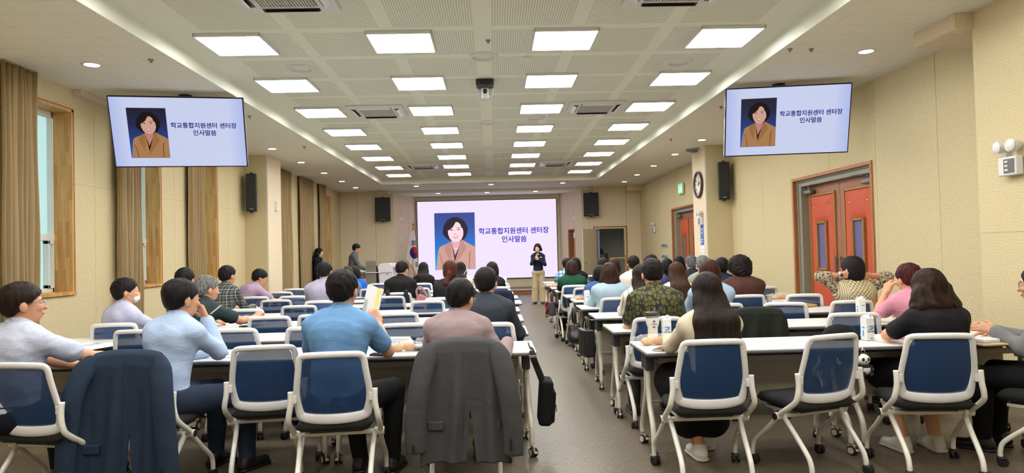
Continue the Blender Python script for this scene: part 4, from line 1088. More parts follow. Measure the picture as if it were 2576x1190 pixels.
# ================================================================== PEOPLE
def _v(p): return np.array(p, dtype=np.float32)
class Grid:
    def __init__(s, lo, hi, h):
        s.h = h; s.lo = _v(lo); n = np.ceil((_v(hi)-s.lo)/h).astype(int)+2; s.n = n
        s.d = np.full(tuple(n), .5, np.float32)
        s.ax = [(s.lo[i]+h*np.arange(n[i])).astype(np.float32) for i in range(3)]
    def region(s, lo, hi):
        a = np.clip(((_v(lo)-s.lo)/s.h).astype(int), 0, s.n-1); b = np.clip(np.ceil((_v(hi)-s.lo)/s.h).astype(int)+1, 0, s.n)
        if np.any(b-a < 1): return None
        sl = tuple(slice(int(a[i]), int(b[i])) for i in range(3))
        X = s.ax[0][sl[0]][:, None, None]; Y = s.ax[1][sl[1]][None, :, None]; Z = s.ax[2][sl[2]][None, None, :]
        return sl, X, Y, Z
    def apply(s, pr, k, op, infl):
        lo, hi = pr.bounds(); m = k + infl + 2.5*s.h
        rg = s.region(lo-m, hi+m)
        if rg is None: return
        sl, X, Y, Z = rg; d = pr.f(X, Y, Z) - infl; cur = s.d[sl]
        if op == 'u':
            if k > 0:
                q = np.maximum(k-np.abs(cur-d), 0)/k; r = np.minimum(cur, d)-q*q*k*.25
            else: r = np.minimum(cur, d)
        else:
            d = -d
            if k > 0:
                q = np.maximum(k-np.abs(cur-d), 0)/k; r = np.maximum(cur, d)+q*q*k*.25
            else: r = np.maximum(cur, d)
        s.d[sl] = r
    def plane(s, p, n):
        """keep the side where (x-p).n < 0"""
        n = _v(n)/np.linalg.norm(n); p = _v(p)
        X = s.ax[0][:, None, None]-p[0]; Y = s.ax[1][None, :, None]-p[1]; Z = s.ax[2][None, None, :]-p[2]
        np.maximum(s.d, X*n[0]+Y*n[1]+Z*n[2], out=s.d)
    def mesh(s, disp=None):
        d = s.d; d[0] = d[-1] = .5; d[:, 0] = d[:, -1] = .5; d[:, :, 0] = d[:, :, -1] = .5
        ins = d < 0; a = ins.astype(np.uint8)
        c = a[:-1, :-1, :-1]+a[1:, :-1, :-1]+a[:-1, 1:, :-1]+a[:-1, :-1, 1:]+a[1:, 1:, :-1]+a[1:, :-1, 1:]+a[:-1, 1:, 1:]+a[1:, 1:, 1:]
        act = (c > 0) & (c < 8); idx = np.argwhere(act)
        if len(idx) == 0: return None
        off = [(0,0,0),(1,0,0),(0,1,0),(1,1,0),(0,0,1),(1,0,1),(0,1,1),(1,1,1)]
        V = [d[idx[:, 0]+o[0], idx[:, 1]+o[1], idx[:, 2]+o[2]] for o in off]
        acc = np.zeros((len(idx), 3), np.float32); cnt = np.zeros(len(idx), np.float32)
        for i in range(8):
            for bit in (1, 2, 4):
                if i & bit: continue
                j = i | bit; m = (V[i] < 0) != (V[j] < 0)
                den = V[i]-V[j]; t = np.where(m, V[i]/np.where(np.abs(den) < 1e-9, 1, den), 0)
                for q in range(3): acc[:, q] += np.where(m, off[i][q]+t*(off[j][q]-off[i][q]), 0)
                cnt += m
        P = (idx + acc/cnt[:, None])*s.h + s.lo
        vid = np.full(act.shape, -1, np.int32); vid[act] = np.arange(len(idx))
        quads = []
        for ax in range(3):
            u, v = (ax+1) % 3, (ax+2) % 3
            sa = [slice(None)]*3; sb = [slice(None)]*3; sa[ax] = slice(0, -1); sb[ax] = slice(1, None)
            A, Bq = ins[tuple(sa)], ins[tuple(sb)]; E = np.argwhere(A != Bq); E = E[(E[:, u] > 0) & (E[:, v] > 0)]
            if not len(E): continue
            pos = A[E[:, 0], E[:, 1], E[:, 2]]
            def cid(du, dv):
                e = E.copy(); e[:, u] -= du; e[:, v] -= dv
                for q in range(3): e[:, q] = np.minimum(e[:, q], act.shape[q]-1)
                return vid[e[:, 0], e[:, 1], e[:, 2]]
            q = np.stack([cid(1, 1), cid(0, 1), cid(0, 0), cid(1, 0)], 1)
            q[~pos] = q[~pos][:, ::-1]; quads.append(q)
        Q = np.concatenate(quads); Q = Q[(Q >= 0).all(1)]
        if disp is not None:
            fn = np.cross(P[Q[:, 2]]-P[Q[:, 0]], P[Q[:, 3]]-P[Q[:, 1]]); N = np.zeros_like(P)
            for q in range(4): 
                for ax in range(3): N[:, ax] += np.bincount(Q[:, q], fn[:, ax], len(P))
            N /= np.maximum(np.linalg.norm(N, axis=1, keepdims=True), 1e-9); P = P + N*disp(P)[:, None]
        return P, Q
def np_mesh(name, PQ, mat, parent, smooth=True):
    if PQ is None: return None
    P, Q = PQ; me = bpy.data.meshes.new(name); me.vertices.add(len(P)); me.vertices.foreach_set('co', P.astype(np.float32).ravel())
    me.loops.add(Q.size); me.loops.foreach_set('vertex_index', Q.astype(np.int32).ravel()); me.polygons.add(len(Q))
    me.polygons.foreach_set('loop_start', np.arange(0, Q.size, 4, dtype=np.int32)); me.polygons.foreach_set('loop_total', np.full(len(Q), 4, np.int32))
    me.polygons.foreach_set('use_smooth', np.ones(len(Q), bool)); me.update(calc_edges=True)
    return mesh_obj(name, me, mat, parent)
class Cap:
    def __init__(s, a, b, ra, rb): s.a, s.b, s.ra, s.rb = _v(a), _v(b), ra, rb
    def bounds(s): r = max(s.ra, s.rb); return np.minimum(s.a, s.b)-r, np.maximum(s.a, s.b)+r
    def f(s, X, Y, Z):
        ba = s.b-s.a; L = float(ba@ba)+1e-9; x, y, z = X-s.a[0], Y-s.a[1], Z-s.a[2]
        t = np.clip((x*ba[0]+y*ba[1]+z*ba[2])/L, 0, 1)
        return np.sqrt((x-ba[0]*t)**2+(y-ba[1]*t)**2+(z-ba[2]*t)**2)-(s.ra+(s.rb-s.ra)*t)
class Ell:
    def __init__(s, c, r, R=None): s.c, s.r, s.R = _v(c), _v(r), np.eye(3, dtype=np.float32) if R is None else np.asarray(R, np.float32)
    def bounds(s): e = np.sqrt(((s.R*s.r[None, :])**2).sum(1)); return s.c-e, s.c+e
    def f(s, X, Y, Z):
        x, y, z = X-s.c[0], Y-s.c[1], Z-s.c[2]; R = s.R
        q = [x*R[0, i]+y*R[1, i]+z*R[2, i] for i in range(3)]
        k0 = np.sqrt(sum((q[i]/s.r[i])**2 for i in range(3))); k1 = np.sqrt(sum((q[i]/s.r[i]**2)**2 for i in range(3)))+1e-6
        return k0*(k0-1)/k1
class RBox:
    def __init__(s, c, hf, R=None, rd=.01): s.c, s.hf, s.rd = _v(c), _v(hf), rd; s.R = np.eye(3, dtype=np.float32) if R is None else np.asarray(R, np.float32)
    def bounds(s): e = (np.abs(s.R)*s.hf[None, :]).sum(1); return s.c-e, s.c+e
    def f(s, X, Y, Z):
        x, y, z = X-s.c[0], Y-s.c[1], Z-s.c[2]; R = s.R
        q = [np.abs(x*R[0, i]+y*R[1, i]+z*R[2, i])-s.hf[i]+s.rd for i in range(3)]
        return np.sqrt(sum(np.maximum(v, 0)**2 for v in q))+np.minimum(np.maximum(q[0], np.maximum(q[1], q[2])), 0)-s.rd
def wrinkle(amp, scale, seed, stretch=(1, 1, 1)):
    r = np.random.RandomState(seed); K = r.normal(size=(7, 3)); K /= np.linalg.norm(K, axis=1, keepdims=True); K *= (scale*r.uniform(.6, 1.8, 7))[:, None]; K *= np.array(stretch)[None, :]; ph = r.uniform(0, 6.28, 7)
    def f(P):
        s = np.zeros(len(P))
        w_ = P + .02*np.sin(P[:, [1, 2, 0]]*scale*.5+ph[0])
        for k in range(7): s += 1-np.abs(np.sin(w_@K[k]+ph[k]))*1.6
        return amp*s/7
    return f
def rot(axis, a):
    c, s = math.cos(a), math.sin(a)
    return np.array({'x': [[1,0,0],[0,c,-s],[0,s,c]], 'y': [[c,0,s],[0,1,0],[-s,0,c]], 'z': [[c,-s,0],[s,c,0],[0,0,1]]}[axis])
def unit(v): v = np.asarray(v, float); return v/max(np.linalg.norm(v), 1e-9)
def ik(S, T, l1, l2, pole):
    S, T = np.asarray(S, float), np.asarray(T, float); d = T-S; L = np.linalg.norm(d); Lm = min(L, (l1+l2)*.995); u = d/max(L, 1e-6)
    T = S+u*Lm; a = (l1*l1-l2*l2+Lm*Lm)/(2*Lm); h = math.sqrt(max(l1*l1-a*a, 0)); p = np.asarray(pole, float); p = p-u*(p@u); p = unit(p)
    return S+u*a+p*h, T

SKIN = {}
def skin(tone='mid'):
    if tone in SKIN: return SKIN[tone]
    c = {'mid': (206, 152, 120), 'light': (226, 182, 156), 'tan': (188, 130, 96)}[tone]
    t = MT('skin '+tone); n = t.noise(30, 3); t.col(t.ramp(n, [(.3, tuple(v*.9 for v in srgb(*c)[:3])+(1,)), (.7, srgb(*c))])); t.set(Roughness=.5, Specular_IOR_Level=.35)
    t.b.inputs['Subsurface Weight'].default_value = .08; t.b.inputs['Subsurface Radius'].default_value = (.01, .004, .002)
    SKIN[tone] = t.m; return t.m
def hairmat(name, c, c2=None, rough=.6, wav=1.0):
    if name in MATS: return MATS[name]
    t = MT(name); v = t.coord((70*wav, 70*wav, 6)); n = t.noise(1, 4, v, .7); c2 = c2 or tuple(min(255, int(q*1.4+8)) for q in c)
    t.col(t.ramp(n, [(.35, srgb(*c)), (.62, srgb(*c2))])); t.set(Roughness=.55, Specular_IOR_Level=.12); t.bump(n, .6, .006); MATS[name] = t.m; return t.m
H_BLACK = hairmat('black hair', (14, 12, 14), (34, 30, 30)); H_DARK = hairmat('dark brown hair', (24, 17, 16), (46, 33, 28)); H_BROWN = hairmat('brown hair', (26, 18, 14), (60, 42, 32))
H_AUB = hairmat('auburn hair', (44, 22, 17), (88, 44, 31)); H_GREY = hairmat('grey hair', (48, 48, 50), (128, 128, 126)); H_LBR = hairmat('light brown hair', (32, 22, 16), (70, 46, 31)); H_RED = hairmat('dark red short hair', (38, 14, 16), (76, 30, 30))
def cloth(name, c, sc=500, b=.25, var=.05, rough=.85, crease=.22):
    if 'suit' in name or 'jacket' in name or 'blazer' in name or 'wool' in name: crease = .06
    if 'cotton' in name: crease = .14
    if name in MATS: return MATS[name]
    t = MT(name); cc = srgb(*c); n = t.noise(sc, 2); n2 = t.noise(14, 4)
    col = t.ramp(n2, [(.3, tuple(v*(1-var) for v in cc[:3])+(1,)), (.7, tuple(min(1, v*(1+var)) for v in cc[:3])+(1,))]); col = t.mix(t.math('MULTIPLY', n, .25), col, tuple(v*.7 for v in cc[:3])+(1,))
    t.col(col); t.set(Roughness=rough, Specular_IOR_Level=.2)
    wv = t.noise(9, 2, t.coord((.7, .7, 2.0), rot=(0, .35, 0)), .45); rg = t.math('POWER', t.math('SUBTRACT', 1, t.math('ABSOLUTE', t.math('SUBTRACT', t.math('MULTIPLY', wv, 2), 1))), 14)
    h = t.math('ADD', t.math('MULTIPLY', n, .10), t.math('ADD', t.math('MULTIPLY', rg, crease), t.math('MULTIPLY', wv, crease*1.2+.1))); t.bump(h, b*1.2, .014); MATS[name] = t.m; return t.m
def plaid(name, base, l1, l2, pitch=.06):
    t = MT(name); s = t.sep(t.coord())
    def bars(a, p, w_, off=0): return t.math('LESS_THAN', t.math('FRACT', t.math('ADD', t.math('DIVIDE', s[a], p), off)), w_)
    c = t.mix(t.math('MULTIPLY', bars(0, pitch, .3), .6), srgb(*base), srgb(*l1)); c = t.mix(t.math('MULTIPLY', bars(2, pitch, .3), .6), c, srgb(*l1))
    c = t.mix(t.math('MULTIPLY', bars(0, pitch, .08, .45), .8), c, srgb(*l2)); c = t.mix(t.math('MULTIPLY', bars(2, pitch, .08, .45), .8), c, srgb(*l2))
    t.col(c); t.set(Roughness=.85); t.bump(t.noise(26, 3), .3, .01); MATS[name] = t.m; return t.m
def leafprint():
    t = MT('leaf print cloth'); v0 = t.coord(); nz = t.new('ShaderNodeTexNoise'); nz.inputs['Scale'].default_value = 9; t.l.new(v0, nz.inputs[0])
    wv = t.new('ShaderNodeVectorMath', operation='MULTIPLY_ADD'); t.l.new(nz.outputs[1], wv.inputs[0]); wv.inputs[1].default_value = (.03, .03, .03); t.l.new(v0, wv.inputs[2])
    sx = t.new('ShaderNodeVectorMath', operation='MULTIPLY'); sx.inputs[1].default_value = (1, .55, .8); t.l.new(wv.outputs[0], sx.inputs[0])
    vo = t.new('ShaderNodeTexVoronoi'); vo.inputs['Scale'].default_value = 29; t.l.new(sx.outputs[0], vo.inputs[0])
    ve = t.new('ShaderNodeTexVoronoi', feature='DISTANCE_TO_EDGE'); ve.inputs['Scale'].default_value = 29; t.l.new(sx.outputs[0], ve.inputs[0])
    w2 = t.new('ShaderNodeTexWave', wave_type='BANDS'); w2.inputs['Scale'].default_value = 42; w2.inputs['Distortion'].default_value = 5; t.l.new(wv.outputs[0], w2.inputs[0])
    leaf = t.math('MULTIPLY', t.math('GREATER_THAN', ve.outputs[0], .085), t.math('LESS_THAN', vo.outputs[0], .62))
    c = t.mix(t.math('MULTIPLY', t.math('GREATER_THAN', w2.outputs[0], .66), .75), srgb(98, 96, 38), srgb(34, 36, 24)); c = t.mix(leaf, srgb(22, 23, 24), c)
    t.col(c); t.set(Roughness=.8); t.bump(t.noise(26, 3), .25, .01); return t.m
def checkfine(name, c, c2):
    t = MT(name); n = t.noise(16, 4, t.coord((1, 1, 1))); s = t.noise(1, 2, t.coord((260, 260, 20))); s2 = t.noise(1, 2, t.coord((20, 20, 260)))
    m = t.math('MULTIPLY', t.math('ADD', s, s2), .5); t.col(t.ramp(m, [(.4, srgb(*c)), (.6, srgb(*c2))])); t.set(Roughness=.85); t.bump(n, .3, .01); MATS[name] = t.m; return t.m
def stripes(name, c, c2, pitch=.05, w_=.1, ax=0):
    t = MT(name); s = t.sep(t.coord()); m = t.math('LESS_THAN', t.math('FRACT', t.math('DIVIDE', s[ax], pitch)), w_); t.col(t.mix(m, srgb(*c), srgb(*c2))); t.set(Roughness=.85); t.bump(t.noise(26, 3), .3, .01); return t.m
def knit():
    t = MT('cream cable knit'); s = t.sep(t.coord())
    z = t.math('MULTIPLY', s[2], 34); x = t.math('MULTIPLY', s[0], 34)
    a = t.math('ABSOLUTE', t.math('SINE', t.math('ADD', t.math('MULTIPLY', x, 2.4), t.math('MULTIPLY', z, 2.4)))); b_ = t.math('ABSOLUTE', t.math('SINE', t.math('SUBTRACT', t.math('MULTIPLY', x, 2.4), t.math('MULTIPLY', z, 2.4))))
    m = t.math('MULTIPLY', a, b_); rib = t.math('ABSOLUTE', t.math('SINE', t.math('MULTIPLY', s[0], 190)))
    cen = t.math('LESS_THAN', t.math('ABSOLUTE', s[0]), .10)
    h = t.math('ADD', t.math('MULTIPLY', m, cen), t.math('MULTIPLY', rib, t.math('SUBTRACT', 1, cen)))
    t.col(t.ramp(h, [(.05, srgb(128, 114, 82)), (.4, srgb(214, 202, 168))])); t.set(Roughness=.9); t.bump(h, .8, .01); return t.m
def floral():
    t = MT('speckled floral sleeve'); n = t.noise(48, 2); t.col(t.ramp(n, [(.38, srgb(64, 58, 48)), (.46, srgb(186, 172, 146)), (.55, srgb(120, 92, 66)), (.62, srgb(214, 204, 184))], 'CONSTANT')); t.set(Roughness=.85); return t.m
M_shoe = plain('black shoe leather', srgb(22, 20, 20), .35); M_shoew = plain('white sneaker', srgb(214, 212, 204), .5); M_sole = plain('pale sole', srgb(196, 190, 170), .6)
T_navy = cloth('navy trousers', (24, 28, 40)); T_black = cloth('black trousers', (18, 18, 20)); T_blue = cloth('slate blue trousers', (38, 48, 68)); T_beige = cloth('beige slacks', (184, 166, 136)); T_grey = cloth('dark grey trousers', (52, 52, 52))

NP = [0]
def person(label, root,  yaw, px=None, top=None, Z=None, stand=False, lean=10, side=0, s=None, w=1.0, female=False, head=(0, 0, 0), arms=None, tone='mid',
           hair='short', hm=None, shirt=None, sleeve='short', collar=True, jacket=False, pants=None, h=None, shoes=M_shoe, legs=True, face=False, glasses=None, hemz=None, skirt=False, hip_tw=0, longback=None, tucked=False, vest=None, feet=None, group=None, hv=1.0, hl=1.0):
    NP[0] += 1; seed = NP[0]; pants = pants or T_black; hm = hm or H_BLACK; D = math.hypot(root[0], root[1])
    h = h or min(max(.0017*D, .0076), .020); ya = math.radians(yaw)
    hw = .93 if female else 1.0
    def skel(s):
        K = {}
        pz = (.455+.075*s) if not stand else .50*stand+.045
        K['P'] = np.array([0, -.05 if not stand else 0, pz])
        L = math.radians(lean); S = math.radians(side)
        def R(f): return rot('y', S*f) @ rot('x', -L*f)
        up = lambda f: R(f) @ np.array([0, 0, 1.])
        K['R1'], K['R2'], K['R3'] = R(.5), R(1), R(1.35)
        K['W'] = K['P']+up(.5)*.17*s; K['C'] = K['W']+up(1)*.19*s; K['N'] = K['C']+up(1.35)*.145*s
        K['HR'] = rot('z', math.radians(head[0])) @ rot('x', -math.radians(head[1])) @ rot('y', math.radians(head[2]))
        nk = R(1.1) @ np.array([0, .014, .074*s]); K['H'] = K['N'] + nk + K['HR'] @ np.array([0, .012, .095]) 
        K['top'] = (K['H']+K['HR'] @ np.array([0, -.01, .123]))[2] + (.02 if hair != 'bald' else 0)
        K['top'] = max(K['top'], K['H'][2]+.135)
        return K
    if s is None:
        s = 1.0
        if top is not None:
            zt = at(px, top, y=Z).z
            for _ in range(4): 
                k0 = skel(s)['top']; k1 = skel(s+.01)['top']; s += (zt-k0)/((k1-k0)/.01)
            s = min(max(s, .80), 1.17)
    K = skel(s); P, W, Cc, N, Hc, HR = K['P'], K['W'], K['C'], K['N'], K['H'], K['HR']
    rx_, ry_ = root
    if px is not None:   # slide sideways so that the head is where the photograph has it
        ca, sa = math.cos(ya), math.sin(ya); hx, hy = Hc[0]*ca-Hc[1]*sa, Hc[0]*sa+Hc[1]*ca
        tgt = at(px, top if top else 640, y=ry_+hy); rx_ = tgt.x-hx
    r = empty('person', (rx_, ry_, 0), ya)
    # ---- primitives: (tags, prim, k)
    pr = []
    def add(tags, p, k=.03): pr.append((set(tags.split()), p, k))
    f_ = w*hw
    add('torso hips', Ell(P+np.array([0, 0, .0]), (.168*f_*(1.04 if female else 1), .125*f_, .105*s), K['R1']), .05)
    add('torso', Ell(W+K['R1']@np.array([0, -.005, .0]), (.143*f_, .105*w, .15*s), K['R1']), .07)
    add('torso', Ell(Cc, (.163*f_, .112*w, .17*s), K['R2']), .06)
    shx = .158*f_ if not female else .146*w
    sh = {}
    for sd in (-1, 1):
        q = N+K['R3']@np.array([sd*shx, -.005, -.055*s]); sh[sd] = q
        add('torso', Cap(Cc+K['R2']@np.array([sd*.07, -.035, .06*s]), N+K['R3']@np.array([sd*.09, -.01, -.03*s]), .075*w, .055*w), .06)
        add('torso', Cap(N+K['R3']@np.array([sd*.03, -.01, .0]), q, .052, .054*w), .05)
    add('neck', Cap(N+np.array([0, 0, -.03]), Hc+HR@np.array([0, -.018, -.05]), .056*hw, .052*hw), .03)
    # arms
    arms = arms or {}
    A = {-1: dict(w=(-.16, .40, .77), p=(-.4, -.5, -.8), d=(.35, 1, -.1), n=(0, 0, -1), c=.5), 1: dict(w=(.16, .40, .77), p=(.4, -.5, -.8), d=(-.35, 1, -.1), n=(0, 0, -1), c=.5)}
    if stand: A = {-1: dict(w=(-.22, .03, .5*stand-.02), p=(0, -1, 0), d=(0, .1, -1), n=(1, 0, 0), c=.5), 1: dict(w=(.22, .03, .5*stand-.02), p=(0, -1, 0), d=(0, .1, -1), n=(-1, 0, 0), c=.5)}
    for sd in (-1, 1): A[sd].update(arms.get(sd, {}))
    l1, l2 = .285*s*(.95 if female else 1), .245*s*(.95 if female else 1); ra = .0415*w*hw
    jt = {}
    for sd in (-1, 1):
        E, T = ik(sh[sd], A[sd]['w'], l1, l2, A[sd]['p']); jt[sd] = (E, T)
        add('uarm arm', Cap(sh[sd], E, ra*1.12, ra*.86), .03); add('farm arm', Cap(E, E+(T-E)*.35, ra*.86, ra*.88), .02); add('farm arm', Cap(E+(T-E)*.35, T, ra*.88, ra*.58), .02)
        # hand
        d = unit(A[sd]['d']); n = np.asarray(A[sd]['n'], float); n = unit(n-d*(n@d)); t = np.cross(d, n); thumb = -sd*np.sign(np.cross(d, n)@np.array([1, 0, 0]) or 1) if abs(t[0]) > .3 else A[sd].get('t', 1)
        hs = .92 if female else 1.0; Rm = np.stack([t, d, n], 1); c = A[sd]['c']
        add('hand', RBox(T+d*.05*hs, (.040*hs, .050*hs, .015), Rm, .014), .018)
        for i, (off, ln) in enumerate(((-1.5, .062), (-.5, .074), (.5, .078), (1.5, .068))):
            off = off*thumb; b0 = T+d*.092*hs+t*off*.0205*hs; d1 = unit(d*math.cos(c)+n*math.sin(c)+t*off*.05); d2 = unit(d*math.cos(c*2.1)+n*math.sin(c*2.1))
            m = b0+d1*ln*.55*hs; e = m+d2*ln*.5*hs; add('hand', Cap(b0, m, .0092*hs, .0085*hs), .004); add('hand', Cap(m, e, .0085*hs, .0068*hs), .003)
        b0 = T+d*.03*hs+t*thumb*.032*hs; m = b0+unit(d*.75+t*thumb*.8+n*.35)*.038*hs; e = m+unit(d*1.0+t*thumb*.15+n*.4)*.032*hs
        add('hand', Cap(b0, m, .0125*hs, .0105*hs), .008); add('hand', Cap(m, e, .0105*hs, .008*hs), .004)
    # legs
    ft = {}
    if stand:
        for sd in (-1, 1):
            hp = P+np.array([sd*.085, 0, -.02]); kn = np.array([sd*.095, .02, .27*stand]); an = np.array([sd*.10, -.02, .075]); ft[sd] = (an, 1.0)
            add('thigh leg', Cap(hp, kn, .082*w, .056), .04); add('shank leg', Cap(kn, an, .054, .036), .02)
    else:
        for sd in (-1, 1):
            f0 = (feet or {}).get(sd, (sd*.13, .36, 0)); hp = P+np.array([sd*.085, .02, -.01]); kt = np.array([sd*.15+hip_tw*.3, .37, .50]); 
            an = np.array([f0[0], f0[1], .085+f0[2]]); 
            if 'k' in (feet or {}): kt = np.array(feet['k'][sd])
            ft[sd] = (an, 1.0); add('thigh leg', Cap(hp, kt, .088*w, .062), .05); add('shank leg', Cap(kt, an+(kt-an)*.0, .058, .038), .02)
    for sd in (-1, 1):
        an = ft[sd][0]; add('foot', Cap(an+np.array([0, -.02, -.03]), an+np.array([sd*.02, .15, -.055]), .036, .028), .03)
    # head
    def hp_(x, y, z): return Hc+HR@np.array([x, y, z])
    q = hw
    add('head', Ell(hp_(0, -.012, .028), (.077*q, .096, .094), HR), .02); add('head', Ell(hp_(0, .022, -.03), (.064*q, .070, .085), HR), .03); add('head', Ell(hp_(0, .038, -.080), (.040*q, .045, .034), HR), .03)
    add('head', Cap(hp_(0, .088, -.002), hp_(0, .108, -.034), .008, .0125), .012)
    for sd in (-1, 1):
        add('head', Ell(hp_(sd*.084*q, -.006, -.014), (.011, .021, .034), HR), .008); add('head', Ell(hp_(sd*.032, .074, -.028), (.022, .02, .018), HR), .02)
        add('head', Cap(hp_(sd*.012, .090, .018), hp_(sd*.042, .078, .018), .007, .006), .014)
    add('head', Cap(hp_(-.018, .088, -.066), hp_(.018, .088, -.066), .007, .007), .010)
    allp = [p for _, p, _ in pr]; lo = np.min([p.bounds()[0] for p in allp], 0)-.04; hi = np.max([p.bounds()[1] for p in allp], 0)+.04
    def build(sel, infl, hh, ops=(), disp=None, lo_=None, hi_=None, extra=()):
        L_ = [(p, k) for tg, p, k in pr if tg & sel] + list(extra)
        a = np.min([p.bounds()[0] for p, _ in L_], 0)-.05-infl; b_ = np.max([p.bounds()[1] for p, _ in L_], 0)+.05+infl
        g = Grid(a, b_, hh)
        for p, k in L_: g.apply(p, k, 'u', infl)
        for o in ops:
            if o[0] == 'plane': g.plane(o[1], o[2])
            elif o[0] == 'sub': g.apply(o[1], o[2], 's', o[3] if len(o) > 3 else 0)
        return g.mesh(disp)
    # body
    g = build({'torso', 'neck', 'arm', 'hand', 'leg', 'foot', 'head'}, 0, h, [('sub', Ell(hp_(sd*.031, .094, .004), (.014, .010, .009), HR), .008) for sd in (-1, 1)])
    np_mesh('body', g, skin(tone), r)
    big = D < 9 or stand
    # shirt
    hs_ = h*1.15; e = .012 if not jacket else .016
    sel = {'torso'} | ({'uarm'} if sleeve != 'none' else set()) | ({'farm'} if sleeve == 'long' else set()); ops = []; ex = []
    if sleeve == 'short':
        for sd in (-1, 1):
            E = jt[sd][0]; u = unit(E-sh[sd]); cutp = sh[sd]+u*l1*.66
            ex.append((Cap(sh[sd], cutp, ra*1.15, ra*1.22), .02))
        sel.discard('uarm')
    if sleeve == 'elbow':
        for sd in (-1, 1): E, T = jt[sd]; ex.append((Cap(E, E+(T-E)*.34, ra*1.0, ra*1.05), .02))
    if sleeve == 'long':
        for sd in (-1, 1): E, T = jt[sd]; ex.append((Cap(E, E+(T-E)*.93, ra*1.0, ra*.82), .02))
        sel.discard('farm')
    if collar:
        cu = unit(K['R3']@np.array([0, 0, 1.])); ex.append((Cap(N-cu*.02, N+cu*(.045 if not jacket else .035)+np.array([0, .004, 0]), .066*hw, .058*hw), .012))
    hz = hemz if hemz is not None else (P[2]+.035 if tucked else P[2]-.06)
    if not stand: ops.append(('plane', (0, 0, hz), (0, 0, -1)))
    else: ops.append(('plane', (0, 0, hz if hemz else P[2]+.02), (0, 0, -1)))
    am = .0042 if big else .003
    g = build(sel, e, hs_, ops, wrinkle(am*(1.25 if not jacket else .9), 26, seed, (1, 1, 1.6)), extra=ex)
    sleevem = shirt[1] if isinstance(shirt, tuple) else None; m_ = shirt[0] if isinstance(shirt, tuple) else shirt
    if sleevem:
        P_, Q_ = g; np_mesh('shirt', g, sleevem, r)
        gv = build({'torso'}, e+.008, hs_, ops+[('sub', Cap(N+np.array([0, .05, .06]), N+np.array([0, .10, -.12]), .07, .03), .01)], wrinkle(.003, 40, seed)); np_mesh('knit_vest', gv, m_, r)
    else: np_mesh('jacket' if jacket else 'shirt', g, m_, r)
    if collar and big:
        cu = unit(K['R3']@np.array([0, 0, 1.])); b0 = N+cu*.038
        gg = Grid(N-.14, N+.15, hs_*.8); gg.apply(Cap(N+cu*-.005, N+cu*.050, .082*hw, .066*hw), 0, 'u', .004); gg.apply(Cap(N-cu*.05, N+cu*.12, .066*hw, .060*hw), 0, 's', -.001); gg.plane(N+cu*.050+np.array([0, 0, .012]), cu+np.array([0, .35, 0])); gg.plane(N-cu*.004, -cu)
        np_mesh('collar', gg.mesh(), m_ if not sleevem else sleevem, r)
    # trousers / skirt
    if legs:
        if skirt:
            ex = []
            for sd in (-1, 1):
                hp = P+np.array([sd*.07, 0, 0]); kn = [p for tg, p, k in pr if 'thigh' in tg][0 if sd < 0 else 1].b; ex.append((Cap(hp, kn+np.array([0, .02, -.02]), .115*w, .09), .09))
                if skirt == 'long': ex.append((Cap(kn, np.array([sd*.08, kn[1]-.10, .24]), .09, .10), .08))
            g = build({'hips'}, .014, hs_*1.1, [], wrinkle(.006, 18, seed+50), extra=ex); np_mesh('skirt', g, pants, r)
        else:
            wide = .018 if stand and female else 0; ex = []
            if wide:
                for sd in (-1, 1): ex.append((Cap(P+np.array([sd*.08, 0, -.10]), ft[sd][0]+np.array([sd*.01, .01, -.02]), .066, .082), .02))
            cz = ('plane', (0, 0, .075 if not wide else .05), (0, 0, -1))
            tops = [cz] + ([('plane', (0, 0, P[2]+.10), (0, 0, 1))] if True else [])
            g = build({'hips', 'leg'}, .013 if not jacket else .012, hs_*1.1, tops, wrinkle(.006 if not stand else .003, 22, seed+9, (1, 1, .8)), extra=ex); np_mesh('trousers', g, pants, r)
        if tucked: 
            bb = B(); R1 = Matrix(K['R1'].tolist()).to_4x4(); pts = [tuple(P+K['R1']@np.array([math.cos(a)*.152*f_, math.sin(a)*.112*w, .060])) for a in np.linspace(0, 2*PI, 33)[:-1]]
            tube(bb, pts, .016, 6, True); from_bm('belt', bb, M_black, r, True)
        if D < 8.5 or stand:
            for sd in (-1, 1):
                an = ft[sd][0]; gg = Grid(an-np.array([.09, .12, .10]), an+np.array([.09, .24, .08]), max(h, .007)); dx = .02*sd
                gg.apply(Cap(an+np.array([0, -.035, -.045]), an+np.array([dx, .145, -.055]), .040, .034), 0, 'u', 0); gg.apply(Cap(an+np.array([0, -.01, -.0]), an+np.array([0, .03, -.03]), .043, .042), .03, 'u', 0); gg.plane((0, 0, .006), (0, 0, -1)); gg.plane(an+np.array([0, 0, .02]), (0, 0, 1))
                so = np_mesh('shoe', gg.mesh(), shoes, r)
                gg = Grid(an-np.array([.1, .13, .10]), an+np.array([.1, .25, .03]), max(h, .006)); gg.apply(Cap(np.array([an[0], an[1]-.035, .02]), np.array([an[0]+dx, an[1]+.145, .018]), .047, .042), 0, 'u', 0); gg.plane((0, 0, .0015), (0, 0, -1)); gg.plane((0, 0, .020), (0, 0, 1))
                np_mesh('sole', gg.mesh(), M_sole if shoes is M_shoew else M_black, so)
    # hair
    hh = max(h, .0075); ex = []; ops = []; fz = unit(HR@np.array([0, .82, -1.]))
